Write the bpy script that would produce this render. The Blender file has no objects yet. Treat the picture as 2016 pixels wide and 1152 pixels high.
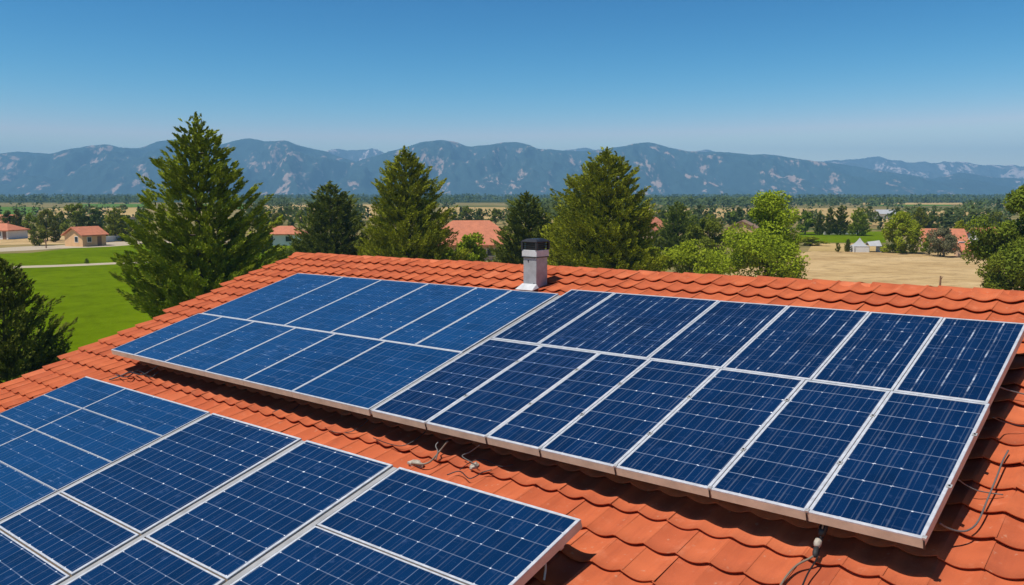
import bpy, math, random
import numpy as np
from mathutils import Vector, Matrix, noise as mnoise

# ------------------------------------------------------------------ camera frame
PW, PH, FPX = 2016.0, 1152.0, 1649.0
HOR = 384.0
HC = 11.0                                   # camera height above the plain
PIT = math.atan((PH / 2 - HOR) / FPX)
cP, sP = math.cos(PIT), math.sin(PIT)
cR = np.array([1., 0, 0]); cF = np.array([0, cP, -sP]); cU = np.array([0, sP, cP])
EYE = np.array([0, 0, HC])
def ray(x, y): return (x - PW / 2) * cR - (y - PH / 2) * cU + FPX * cF
def nrm(v): return v / np.linalg.norm(v)
# roof frame: u along the ridge, v up the slope, n out of the roof
UD = -nrm(ray(-960, 415)); VD = nrm(ray(2457, -240)); VD = nrm(VD - UD * (UD @ VD)); ND = np.cross(UD, VD)
S = 1.3
OO = nrm(ray(1819, 1060)) * 5.0 * S + EYE
HR = 0.39                                   # panels stand this far over the tiles
def rp(u, v, h=0.0): return OO + u * UD + v * VD + (h - HR) * ND   # h measured from the tile plane

scene = bpy.context.scene
scene.unit_settings.system = 'METRIC'
cam_d = bpy.data.cameras.new('camera'); cam = bpy.data.objects.new('camera', cam_d)
scene.collection.objects.link(cam); scene.camera = cam
cam.location = (0, 0, HC); cam.rotation_euler = (math.pi / 2 - PIT, 0, 0)
cam_d.sensor_fit = 'HORIZONTAL'; cam_d.sensor_width = 36; cam_d.lens = 36 * FPX / PW
cam_d.clip_start = 0.1; cam_d.clip_end = 60000

# ------------------------------------------------------------------ light
SUN = nrm(ND - 0.17 * UD - 0.17 * VD)
sun_el = math.asin(SUN[2]); sun_rot = math.atan2(SUN[0], SUN[1])
world = bpy.data.worlds.new('World'); scene.world = world; world.use_nodes = True
wt = world.node_tree; wt.nodes.clear()
sky = wt.nodes.new('ShaderNodeTexSky'); sky.sky_type = 'NISHITA'; sky.sun_disc = False
sky.sun_elevation = sun_el; sky.sun_rotation = sun_rot
sky.altitude = 2500; sky.air_density = 1.0; sky.dust_density = 0.2; sky.ozone_density = 4.0
# clear dry air: deepen the blue by thinning the red end high above the horizon
sc_ = wt.nodes.new('ShaderNodeSeparateColor'); hs = wt.nodes.new('ShaderNodeCombineColor')
wt.links.new(sky.outputs[0], sc_.inputs[0])
for ch, (ref, ex) in enumerate(((3.5, 3.4), (5.7, 1.2), (9.9, .66))):
    dv = wt.nodes.new('ShaderNodeMath'); dv.operation = 'DIVIDE'; dv.use_clamp = True; dv.inputs[1].default_value = ref
    pw = wt.nodes.new('ShaderNodeMath'); pw.operation = 'POWER'; pw.inputs[1].default_value = ex
    ml = wt.nodes.new('ShaderNodeMath'); ml.operation = 'MULTIPLY'
    gn = wt.nodes.new('ShaderNodeMath'); gn.operation = 'MULTIPLY'; gn.inputs[1].default_value = (1.55, 1.22, 1.07)[ch]
    wt.links.new(sc_.outputs[ch], dv.inputs[0]); wt.links.new(dv.outputs[0], pw.inputs[0]); wt.links.new(pw.outputs[0], gn.inputs[0]); wt.links.new(gn.outputs[0], ml.inputs[0]); wt.links.new(sc_.outputs[ch], ml.inputs[1])
    wt.links.new(ml.outputs[0], hs.inputs[ch])
bg = wt.nodes.new('ShaderNodeBackground'); bg.inputs['Strength'].default_value = 0.148
wo = wt.nodes.new('ShaderNodeOutputWorld')
wt.links.new(hs.outputs[0], bg.inputs[0]); wt.links.new(bg.outputs[0], wo.inputs[0])
sl = bpy.data.lights.new('sun', 'SUN'); sl.energy = 4.8; sl.angle = math.radians(0.5); sl.color = (1.0, 0.955, 0.88)
so = bpy.data.objects.new('sun', sl); scene.collection.objects.link(so)
so.rotation_euler = Vector(SUN).to_track_quat('Z', 'Y').to_euler(); so.location = (0, 0, 40)
scene.view_settings.view_transform = 'Standard'; scene.view_settings.look = 'None'
scene.view_settings.exposure = 0.15; scene.view_settings.gamma = 1.0; scene.view_settings.use_curve_mapping = False
try:
    scene.cycles.max_bounces = 6; scene.cycles.volume_bounces = 0; scene.cycles.transparent_max_bounces = 8
except Exception: pass

# ------------------------------------------------------------------ helpers
COL = scene.collection
def tag(o, label=None, cat=None, group=None, kind=None):
    if label: o['label'] = label
    if cat: o['category'] = cat
    if group: o['group'] = group
    if kind: o['kind'] = kind
    return o
def empty(name, loc, rz=0.0):
    o = bpy.data.objects.new(name, None); COL.objects.link(o); o.location = loc; o.rotation_euler = (0, 0, rz)
    o.empty_display_size = 0.3
    return o
def link(name, me, parent=None):
    o = bpy.data.objects.new(name, me); COL.objects.link(o)
    if parent is not None: o.parent = parent
    return o
def npmesh(name, V, Fq, mats, smooth=False, midx=None, uv=None, tint=None):
    """V (n,3), Fq (m,k) faces of one size k"""
    V = np.asarray(V, np.float32); Fq = np.asarray(Fq, np.int32)
    me = bpy.data.meshes.new(name); m, k = Fq.shape
    me.vertices.add(len(V)); me.vertices.foreach_set('co', V.ravel())
    me.loops.add(m * k); me.loops.foreach_set('vertex_index', Fq.ravel())
    me.polygons.add(m); me.polygons.foreach_set('loop_start', np.arange(0, m * k, k, dtype=np.int32))
    me.polygons.foreach_set('loop_total', np.full(m, k, np.int32))
    for mt in mats: me.materials.append(mt)
    if midx is not None: me.polygons.foreach_set('material_index', np.asarray(midx, np.int32))
    me.polygons.foreach_set('use_smooth', np.full(m, smooth, bool))
    if tint is not None:
        a = me.attributes.new('tint', 'FLOAT', 'POINT'); a.data.foreach_set('value', np.asarray(tint, np.float32))
    if uv is not None:
        l = me.uv_layers.new(name='UVMap'); l.data.foreach_set('uv', np.asarray(uv, np.float32)[Fq.ravel()].ravel())
    me.update(calc_edges=True); me.validate()
    return me
class MB:
    def __init__(s): s.v = []; s.f = []; s.m = []
    def quad(s, pts, m=0):
        b = len(s.v); s.v += [tuple(p) for p in pts]; s.f.append(tuple(range(b, b + len(pts)))); s.m.append(m)
    def hexa(s, p, m=0):      # 8 points: bottom 0-3 ccw, top 4-7
        b = len(s.v); s.v += [tuple(q) for q in p]
        for f in ((3, 2, 1, 0), (4, 5, 6, 7), (0, 1, 5, 4), (1, 2, 6, 5), (2, 3, 7, 6), (3, 0, 4, 7)):
            s.f.append(tuple(b + i for i in f)); s.m.append(m)
    def box(s, x0, x1, y0, y1, z0, z1, m=0):
        s.hexa([(x0, y0, z0), (x1, y0, z0), (x1, y1, z0), (x0, y1, z0), (x0, y0, z1), (x1, y0, z1), (x1, y1, z1), (x0, y1, z1)], m)
    def rbox(s, u0, u1, v0, v1, h0, h1, m=0):   # box in roof axes
        s.hexa([rp(a, b, c) for c in (h0, h1) for a, b in ((u0, v0), (u1, v0), (u1, v1), (u0, v1))], m)
    def tube(s, pts, r, n=8, m=0, cap=True):
        P = [np.asarray(p, float) for p in pts]; k = len(P)
        if not hasattr(r, '__len__'): r = [r] * k
        b = len(s.v); prev = None
        for i in range(k):
            d = nrm(P[min(i + 1, k - 1)] - P[max(i - 1, 0)])
            if prev is None:
                a = np.cross(d, [0, 0, 1.]) if abs(d[2]) < .9 else np.cross(d, [1., 0, 0])
            else: a = prev - d * (prev @ d)
            a = nrm(a); prev = a; c = np.cross(d, a)
            for j in range(n):
                t = 2 * math.pi * j / n; s.v.append(tuple(P[i] + r[i] * (math.cos(t) * a + math.sin(t) * c)))
        for i in range(k - 1):
            for j in range(n):
                s.f.append((b + i * n + j, b + i * n + (j + 1) % n, b + (i + 1) * n + (j + 1) % n, b + (i + 1) * n + j)); s.m.append(m)
        if cap:
            s.f.append(tuple(b + j for j in range(n))[::-1]); s.m.append(m)
            s.f.append(tuple(b + (k - 1) * n + j for j in range(n))); s.m.append(m)
    def build(s, name, mats, parent=None, smooth=False, bevel=0.0):
        me = bpy.data.meshes.new(name); me.from_pydata(s.v, [], s.f)
        if not isinstance(mats, (list, tuple)): mats = [mats]
        for mt in mats: me.materials.append(mt)
        me.polygons.foreach_set('material_index', s.m)
        me.polygons.foreach_set('use_smooth', [smooth] * len(s.f)); me.update()
        o = link(name, me, parent)
        if bevel:
            b = o.modifiers.new('bevel', 'BEVEL'); b.width = bevel; b.segments = 2; b.limit_method = 'ANGLE'
        return o
def catmull(pts, n=8):
    P = [np.asarray(p, float) for p in pts]; P = [2 * P[0] - P[1]] + P + [2 * P[-1] - P[-2]]; out = []
    for i in range(1, len(P) - 2):
        for k in range(n):
            t = k / n
            out.append(.5 * ((2 * P[i]) + (P[i + 1] - P[i - 1]) * t + (2 * P[i - 1] - 5 * P[i] + 4 * P[i + 1] - P[i + 2]) * t * t + (3 * P[i] - P[i - 1] - 3 * P[i + 1] + P[i + 2]) * t ** 3))
    out.append(P[-2]); return out
def gp(x, y, z=0.0):
    r = ray(x, y); t = (z - HC) / r[2]; return EYE + r * t
def dist_y(y): return -HC / ray(PW / 2, y)[2] * ray(PW / 2, y)[1]
def at(x, D, y=None):
    """point on image column x at forward distance D: on the ground, or at image row y"""
    r = ray(x, HOR if y is None else y); r = r * (D / r[1]); return np.array([r[0], D, 0.0 if y is None else HC + r[2]])

# ------------------------------------------------------------------ node helpers / materials
class NT:
    def __init__(s, name):
        s.mat = bpy.data.materials.new(name); s.mat.use_nodes = True; s.t = s.mat.node_tree; s.t.nodes.clear()
        s.out = s.t.nodes.new('ShaderNodeOutputMaterial'); s.p = s.t.nodes.new('ShaderNodeBsdfPrincipled')
        s.t.links.new(s.p.outputs[0], s.out.inputs[0])
    def n(s, typ, **kw):
        nd = s.t.nodes.new(typ)
        for k, v in kw.items(): setattr(nd, k, v)
        return nd
    def set(s, sock, v):
        if isinstance(v, bpy.types.NodeSocket): s.t.links.new(v, sock)
        elif isinstance(v, (tuple, list)) and len(v) == 3 and sock.type == 'RGBA': sock.default_value = (*v, 1)
        else: sock.default_value = v
    def math(s, op, a, b=None, c=None, clamp=False):
        nd = s.n('ShaderNodeMath', operation=op); nd.use_clamp = clamp; s.set(nd.inputs[0], a)
        if b is not None: s.set(nd.inputs[1], b)
        if c is not None: s.set(nd.inputs[2], c)
        return nd.outputs[0]
    def mix(s, f, a, b, mode='MIX'):
        nd = s.n('ShaderNodeMix', data_type='RGBA', blend_type=mode); s.set(nd.inputs[0], f); s.set(nd.inputs[6], a); s.set(nd.inputs[7], b)
        return nd.outputs[2]
    def ramp(s, f, stops):
        nd = s.n('ShaderNodeValToRGB'); e = nd.color_ramp.elements
        while len(e) < len(stops): e.new(.5)
        for i, (p, c) in enumerate(stops):
            e[i].position = p; e[i].color = (*c, 1) if len(c) == 3 else c
        s.set(nd.inputs[0], f); return nd.outputs[0]
    def rng(s, v, a, b, c=0.0, d=1.0):
        nd = s.n('ShaderNodeMapRange'); s.set(nd.inputs[0], v)
        for i, q in enumerate((a, b, c, d)): s.set(nd.inputs[i + 1], q)
        return nd.outputs[0]
    def coord(s, which='Object', scale=(1, 1, 1), rot=(0, 0, 0)):
        tc = s.n('ShaderNodeTexCoord'); mp = s.n('ShaderNodeMapping'); mp.inputs['Scale'].default_value = scale; mp.inputs['Rotation'].default_value = rot
        s.t.links.new(tc.outputs[which], mp.inputs[0]); return mp.outputs[0]
    def noise(s, vec, scale, detail=4, rough=.55, w=None):
        nd = s.n('ShaderNodeTexNoise'); s.set(nd.inputs['Vector'], vec); nd.inputs['Scale'].default_value = scale
        nd.inputs['Detail'].default_value = detail; nd.inputs['Roughness'].default_value = rough
        return nd.outputs[0]
    def attr(s, name): return s.n('ShaderNodeAttribute', attribute_name=name).outputs['Fac']
    def bump(s, h, strength=.3, dist=.02):
        nd = s.n('ShaderNodeBump'); nd.inputs['Strength'].default_value = strength; nd.inputs['Distance'].default_value = dist
        s.set(nd.inputs['Height'], h); s.t.links.new(nd.outputs[0], s.p.inputs['Normal'])
    def fin(s, color=None, rough=.8, metal=0.0, spec=None):
        if color is not None: s.set(s.p.inputs['Base Color'], color)
        s.set(s.p.inputs['Roughness'], rough); s.set(s.p.inputs['Metallic'], metal)
        if spec is not None: s.set(s.p.inputs['Specular IOR Level'], spec)
        return s.mat
def simple(name, col, rough=.7, metal=0.0, var=.15, scale=6.0, spec=None, bump=0.0):
    t = NT(name); v = t.coord('Object'); nz = t.noise(v, scale, 5, .6)
    a = tuple(c * (1 - var) for c in col); b = tuple(min(1, c * (1 + var)) for c in col)
    if bump: t.bump(nz, bump, .01)
    return t.fin(t.mix(t.rng(nz, .3, .7), a, b), rough, metal, spec)

def mat_tile():
    t = NT('terracotta'); v = t.coord('Object')
    big = t.noise(v, .55, 4); mid = t.noise(v, 5.0, 6, .65); fine = t.noise(v, 46.0, 4, .7)
    tint = t.attr('tint')
    c = t.ramp(tint, [(0, (.33, .074, .032)), (.35, (.46, .106, .041)), (.7, (.54, .134, .050)), (1, (.60, .172, .074))])
    c = t.mix(t.rng(big, .35, .7, 0, .4), c, (.45, .105, .048))
    c = t.mix(t.rng(mid, .56, .75, 0, .5), c, (.62, .21, .11))
    c = t.mix(t.rng(mid, .44, .25, 0, .5), c, (.33, .075, .034))
    v2 = t.n('ShaderNodeVectorRotate', rotation_type='Z_AXIS'); t.set(v2.inputs['Vector'], v); v2.inputs['Angle'].default_value = -math.atan2(VD[1], VD[0]) + math.pi / 2
    mp = t.n('ShaderNodeMapping'); mp.inputs['Scale'].default_value = (9, .9, 1); t.set(mp.inputs[0], v2.outputs[0]); stx = t.noise(mp.outputs[0], 1.0, 5, .65)
    c = t.mix(t.rng(stx, .50, .72, 0, .42), c, (.30, .066, .030))
    spots = t.noise(v, 17.0, 3, .5); c = t.mix(t.rng(spots, .66, .74, 0, .45), c, (.50, .27, .17))
    c = t.mix(t.rng(fine, .66, .8, 0, .5), c, (.24, .062, .034))
    t.bump(t.math('ADD', t.math('MULTIPLY', fine, .5), mid), .35, .012)
    return t.fin(c, t.rng(mid, .3, .7, .8, .95), 0, .12)
def mat_glass(name, cx, cy, lx, ly, streak, scratch, base=(.0055, .028, .105), bars=3, dots=.5, lw=.006, bar=.16):
    t = NT(name); uv = t.n('ShaderNodeUVMap').outputs[0]
    sep = t.n('ShaderNodeSeparateXYZ'); t.set(sep.inputs[0], uv); X, Y = sep.outputs[0], sep.outputs[1]
    oi = t.n('ShaderNodeObjectInfo').outputs['Random']
    off = t.n('ShaderNodeCombineXYZ'); t.set(off.inputs[2], t.math('MULTIPLY', oi, 57.0))
    wob = t.n('ShaderNodeVectorMath', operation='ADD'); t.set(wob.inputs[0], uv); t.set(wob.inputs[1], off.outputs[0]); W_ = wob.outputs[0]
    wn = t.math('MULTIPLY', t.math('SUBTRACT', t.noise(W_, 1.7, 2), .5), .02)
    Xw = t.math('ADD', X, wn); Yw = t.math('ADD', Y, t.math('MULTIPLY', wn, .6))
    def lines(c, sp, w, soft=.0025):
        q = t.math('FRACT', t.math('ADD', t.math('DIVIDE', c, sp), .5)); d = t.math('MULTIPLY', t.math('ABSOLUTE', t.math('SUBTRACT', q, .5)), sp)
        return t.rng(d, w * .5 + soft, w * .5 - soft * .4)
    fx = lines(Xw, cx, lw); fy = lines(Yw, cy, lw)
    n1 = t.noise(W_, 3.1, 3); n2 = t.noise(W_, 9.0, 4)
    # soft colour mottling of the crystalline cells
    cellv = t.n('ShaderNodeTexWhiteNoise', noise_dimensions='3D')
    cb = t.n('ShaderNodeCombineXYZ'); t.set(cb.inputs[0], t.math('FLOOR', t.math('DIVIDE', Xw, cx))); t.set(cb.inputs[1], t.math('FLOOR', t.math('DIVIDE', Yw, cy))); t.set(cb.inputs[2], oi)
    t.set(cellv.inputs['Vector'], cb.outputs[0]); cr = cellv.outputs['Value']
    c = t.mix(t.rng(cr, 0, 1), tuple(q * .88 for q in base), tuple(q * 1.14 for q in base))
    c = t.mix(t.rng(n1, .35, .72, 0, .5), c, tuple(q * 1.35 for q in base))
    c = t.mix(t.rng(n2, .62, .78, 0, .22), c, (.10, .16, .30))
    # busbars and soldered ribbons run up the slope
    bx = lines(Xw, cx / bars, .004, .002)
    sv = t.n('ShaderNodeMapping'); sv.inputs['Scale'].default_value = (11 / cx * .27, 1.1, 1); t.set(sv.inputs[0], W_)
    sn = t.noise(sv.outputs[0], 1.0, 3, .6)
    bf = t.math('MULTIPLY', bx, t.rng(sn, .40, .62, bar * .25, bar * 1.5))
    lin = (.50, .60, .76)
    c = t.mix(t.math('MULTIPLY', bf, 1.0, clamp=True), c, lin)
    c = t.mix(t.math('MULTIPLY', fx, t.rng(n1, .3, .7, lx * .55, lx), clamp=True), c, lin)
    c = t.mix(t.math('MULTIPLY', fy, t.rng(n1, .3, .7, ly, ly * .6), clamp=True), c, lin)
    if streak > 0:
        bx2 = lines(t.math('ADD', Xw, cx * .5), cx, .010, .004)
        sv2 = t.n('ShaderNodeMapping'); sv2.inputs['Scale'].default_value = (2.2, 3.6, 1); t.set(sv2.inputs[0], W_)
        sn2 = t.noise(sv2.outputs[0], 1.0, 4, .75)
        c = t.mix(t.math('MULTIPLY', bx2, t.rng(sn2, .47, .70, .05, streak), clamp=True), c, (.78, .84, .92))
    if scratch > 0:
        sv3 = t.n('ShaderNodeMapping'); sv3.inputs['Scale'].default_value = (4.0, 26.0, 1); t.set(sv3.inputs[0], W_)
        sn3 = t.noise(sv3.outputs[0], 1.0, 3, .6)
        c = t.mix(t.rng(sn3, .63, .76, 0, scratch), c, (.30, .42, .62))
    if dots > 0:
        dd = t.math('MULTIPLY', lines(Xw, cx, .020, .006), lines(Yw, cy, .012, .004))
        c = t.mix(t.math('MULTIPLY', dd, t.rng(cr, 1 - dots, 1 - dots * .4, 0, 1), clamp=True), c, (.9, .93, .95))
    t.p.inputs['IOR'].default_value = 1.42
    return t.fin(c, t.rng(n2, .3, .7, .12, .19), 0, .26)
def mat_leaf(name, a, b, sc=.9, trans=.25):
    t = NT(name); v = t.coord('Object'); n1 = t.noise(v, sc, 3); n2 = t.noise(v, sc * 7, 2)
    oi = t.n('ShaderNodeObjectInfo').outputs['Random']; tint = t.attr('tint')
    c = t.mix(t.rng(n1, .32, .68), a, b)
    c = t.mix(t.math('MULTIPLY', tint, .55), c, tuple(q * 1.55 for q in b))
    c = t.mix(t.rng(n2, .55, .8, 0, .5), c, tuple(q * .55 for q in a))
    h = t.n('ShaderNodeHueSaturation'); t.set(h.inputs['Color'], c); t.set(h.inputs['Hue'], t.rng(oi, 0, 1, .488, .512)); t.set(h.inputs['Value'], t.rng(oi, 0, 1, .85, 1.15))
    c = h.outputs[0]
    t.fin(c, .7, 0, .08)
    tr = t.n('ShaderNodeBsdfTranslucent'); t.set(tr.inputs[0], t.mix(.5, c, (.16, .22, .02)))
    mx = t.n('ShaderNodeMixShader'); mx.inputs[0].default_value = trans
    t.t.links.new(t.p.outputs[0], mx.inputs[1]); t.t.links.new(tr.outputs[0], mx.inputs[2]); t.t.links.new(mx.outputs[0], t.out.inputs[0])
    return t.mat
def mat_ground(name, cols, sc, sc2, bump=.3, bd=.1, stretch=(1, 1, 1), rot=0.0, marks=.5):
    t = NT(name); v = t.coord('Object', stretch, (0, 0, rot)); n1 = t.noise(v, sc, 6, .6); n2 = t.noise(v, sc2, 5, .65)
    c = t.ramp(t.rng(n1, .3, .7), [(i / (len(cols) - 1), q) for i, q in enumerate(cols)])
    c = t.mix(t.rng(n2, .5, .72, 0, marks), c, tuple(q * .6 for q in cols[0]))
    c = t.mix(t.rng(n2, .45, .25, 0, .4), c, tuple(min(1, q * 1.25) for q in cols[-1]))
    t.bump(n2, bump, bd); return t.fin(c, .95, 0, .0)

M = {}
M['tile'] = mat_tile()
M['alu'] = simple('anodised_aluminium', (.47, .48, .50), .42, .0, .2, 14)
M['frame_side'] = simple('bounce_tinted_frame_side', (.58, .475, .345), .6, 0, .2, 4)  # warm bounce light off the tiles is put into this tan
M['alu_grey'] = simple('mounting_aluminium', (.42, .41, .39), .45, .3, .18, 7)
M['back'] = simple('backsheet', (.02, .02, .022), .6)  # near-black: the shade beneath the arrays is put into the sheet colour
M['cable_black'] = simple('cable_black', (.015, .015, .016), .45)
M['cable_grey'] = simple('cable_grey', (.13, .12, .11), .5)
M['cable_beige'] = simple('cable_beige', (.20, .155, .11), .5)
M['mortar'] = simple('mortar', (.42, .37, .30), .95, 0, .3, 30, bump=.6)
M['duct'] = simple('galvanised_sheet', (.36, .37, .375), .45, .2, .2, 7)
M['flash'] = simple('flashing', (.56, .56, .55), .5, .1, .14, 9)
M['cowl'] = simple('black_cowl', (.022, .022, .024), .45, 0, .3, 12)
M['rubber'] = simple('rubber', (.02, .02, .02), .7)
M['stucco'] = simple('stucco', (.62, .52, .40), .9, 0, .1, 8, bump=.4)
M['wood'] = simple('wood', (.22, .12, .07), .7, 0, .25, 14)
M['bark'] = simple('bark', (.075, .055, .038), .95, 0, .35, 5, bump=.7)
M['g_left'] = mat_glass('solar_glass_left', .21, .20, .07, .09, 0.0, .45, (.0055, .043, .125), 3, .12, .006, .10)  # sky reflection at the grazing view is painted in as a paler base blue
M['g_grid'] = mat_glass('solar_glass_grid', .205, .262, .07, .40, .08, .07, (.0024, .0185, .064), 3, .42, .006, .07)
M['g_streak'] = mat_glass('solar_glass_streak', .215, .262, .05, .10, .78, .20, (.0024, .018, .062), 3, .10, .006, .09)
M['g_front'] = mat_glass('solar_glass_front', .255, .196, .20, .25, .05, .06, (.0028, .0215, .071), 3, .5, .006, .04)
M['g_frontl'] = mat_glass('solar_glass_front_left', .255, .196, .13, .13, 0, .36, (.0045, .036, .108), 3, .12, .006, .08)  # paler than the other front glass: same painted-in sky reflection
M['conifer'] = mat_leaf('conifer_needles', (0.1, 0.13, 0.01), (0.255, 0.275, 0.016), .55, 0.05)
M['conifer_dark'] = mat_leaf('dark_conifer_needles', (0.058, 0.078, 0.012), (0.15, 0.172, 0.018), .55, 0.06)
M['conifer_pine'] = mat_leaf('pine_needles', (0.12, 0.152, 0.01), (0.29, 0.312, 0.016), .5, 0.06)
M['leaf_light'] = mat_leaf('light_green_leaves', (0.165, 0.205, 0.01), (0.31, 0.35, 0.018), .5, .32)
M['leaf_mid'] = mat_leaf('mid_green_leaves', (0.09, 0.125, 0.012), (0.175, 0.215, 0.018), .5)
M['leaf_dark'] = mat_leaf('dark_green_leaves', (0.055, 0.08, 0.014), (0.112, 0.142, 0.02), .5)
M['leaf_grey'] = mat_leaf('grey_green_leaves', (0.11, 0.105, 0.055), (0.165, 0.155, 0.08), .5)
M['leaf_olive'] = mat_leaf('olive_leaves', (0.105, 0.122, 0.016), (0.18, 0.195, 0.024), .5)
M['wood_far'] = mat_leaf('woodland_leaves', (0.04, 0.062, 0.022), (0.085, 0.112, 0.03), .02)
M['lawn'] = mat_ground('lawn_grass', [(.082, .130, .002), (.108, .164, .003), (.132, .186, .005)], .05, .45, .6, .15, (1, .7, 1), 0, .7)
M['hayfield'] = mat_ground('dry_grass', [(.33, .23, .09), (.43, .30, .125), (.49, .35, .16)], .012, .15, .3, .2, (1, .35, 1))
M['dirt'] = mat_ground('sandy_soil', [(.44, .285, .115), (.52, .35, .155), (.58, .40, .19)], .16, 1.6, .6, .12, (.7, 1, 1))
M['dirt'] = mat_ground('sandy_soil', [(.38, .25, .115), (.50, .345, .165), (.58, .415, .215)], .09, .55, 1.0, .8, (.55, 1.0, 1), 0, .85)
M['gravel'] = mat_ground('pale_gravel', [(.40, .33, .235), (.47, .395, .29)], .3, 3, .3, .03)
M['plain'] = mat_ground('plain_ground', [(.060, .090, .022), (.11, .12, .040), (.28, .21, .09), (.075, .10, .028), (.34, .25, .11)], .0065, .09, .2, .2, (.6, 1.6, 1))
M['wood_floor'] = mat_ground('forest_floor', [(.028, .045, .018), (.045, .066, .024)], .01, .05, .2, .3)
M['green_far'] = mat_ground('crop_field', [(.075, .150, .022), (.11, .19, .03)], .02, .4, .2, .2)
M['clay_far'] = simple('clay_roof', (.50, .17, .085), .85, 0, .16, 1.2, bump=.5)
M['wall_tan'] = simple('tan_wall', (.68, .41, .20), .9, 0, .1, 1)
M['wall_peach'] = simple('peach_wall', (.62, .42, .28), .9, 0, .1, 1)
M['wall_white'] = simple('white_wall', (.74, .72, .68), .9, 0, .06, 1)
M['roof_brown'] = simple('brown_roof', (.27, .16, .10), .9, 0, .2, 1)
M['roof_grey'] = simple('pale_grey_roof', (.40, .40, .40), .7, 0, .1, 1)
M['win'] = simple('window_glass', (.03, .04, .05), .08)
M['car'] = simple('white_paint', (.72, .73, .74), .25)

# ------------------------------------------------------------------ setting: ground
def sheet(name, pts, z, mat, kind='structure', n=1):
    mb = MB(); mb.quad([(p[0], p[1], z) for p in pts]); o = mb.build(name, mat); return tag(o, kind=kind)
def sheet_px(name, px, z, mat): return sheet(name, [gp(x, y) for x, y in px], z, mat)
mb = MB(); G = 11500
mb.quad([(-G, -400, 0), (G, -400, 0), (G, G, 0), (-G, G, 0)]); tag(mb.build('ground', M['plain']), kind='structure')
def smooth_poly(px, z, name, mat):
    P = [gp(x, y) for x, y in px]; P = catmull([np.array([p[0], p[1], 0]) for p in P] + [np.array([*gp(*px[0])[:2], 0])], 6)[:-1]
    return sheet(name, P, z, mat)
# near lawn, the strip beyond the path, far lawn and fields
sheet_px('lawn', [(-500, 1000), (640, 1000), (600, 500), (420, 478), (200, 482), (60, 498), (-500, 515)], .010, M['lawn'])
def ribbon(name, px, wpx, z, mat):
    c = catmull([gp(x, y) for x, y in px], 8); mb = MB(); L = []
    ws = np.interp(np.linspace(0, 1, len(c)), np.linspace(0, 1, len(wpx)), wpx)
    for i, p in enumerate(c):
        d = nrm((c[min(i + 1, len(c) - 1)] - c[max(i - 1, 0)])[:2]); q = np.array([-d[1], d[0]]) * ws[i] / 2
        L.append(((p[0] - q[0], p[1] - q[1], z), (p[0] + q[0], p[1] + q[1], z)))
    for a, b in zip(L, L[1:]): mb.quad([a[0], b[0], b[1], a[1]])
    return tag(mb.build(name, mat), kind='structure')
ribbon('path', [(-300, 536), (40, 526), (130, 523), (220, 519), (300, 515), (380, 505)], [5.0, 4.2, 4.2, 4.0], .022, M['gravel'])
ribbon('road', [(-300, 502), (0, 492), (90, 487), (180, 484), (260, 478), (330, 476), (450, 477)], [13, 13, 12, 9], .020, M['gravel'])
sheet_px('yard', [(-80, 484), (140, 480), (150, 466), (60, 462), (-80, 464)], .012, M['dirt'])
sheet_px('dirt_field', [(1560, 640), (2300, 650), (2250, 497), (1925, 499), (1760, 497), (1600, 495), (1400, 520)], .014, M['dirt'])
sheet_px('lawn', [(1560, 478), (1745, 478), (1738, 456), (1640, 454), (1570, 458)], .016, M['lawn'])
sheet_px('sand_yard', [(1590, 495), (1740, 496), (1730, 479), (1600, 480)], .018, M['hayfield'])
sheet_px('lawn', [(500, 530), (640, 530), (620, 470), (540, 470)], .016, M['lawn'])
sheet_px('woodland_floor', [(-420, 399), (2436, 399), (2436, 386.6), (-420, 386.6)], .12, M['wood_floor'])
for px, z in (([(490, 433), (740, 430), (745, 403), (500, 404)], .2), ([(860, 432), (1020, 432), (1010, 409), (870, 408)], .2), ([(1230, 432), (1500, 430), (1490, 412), (1230, 411)], .2),
              ([(1530, 432), (1700, 446), (1960, 441), (1950, 414), (1760, 417), (1660, 410), (1530, 412)], .2), ([(90, 430), (280, 436), (270, 409), (90, 411)], .2), ([(1000, 440), (1100, 440), (1100, 426), (1000, 426)], .18)):
    sheet_px('hay_field', px, z, M['hayfield'])
for px, z in (([(150, 409), (300, 409), (300, 402), (150, 402)], .3), ([(-60, 424), (70, 424), (80, 408), (-60, 408)], .3), ([(1700, 406), (1880, 406), (1860, 402), (1720, 402)], .3), ([(380, 412), (480, 412), (480, 402), (380, 402)], .3)):
    sheet_px('crop_field', px, z, M['green_far'])
sheet_px('hay_field', [(1680, 403.5), (1990, 403.5), (1980, 400), (1700, 400)], .35, M['hayfield'])

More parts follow.
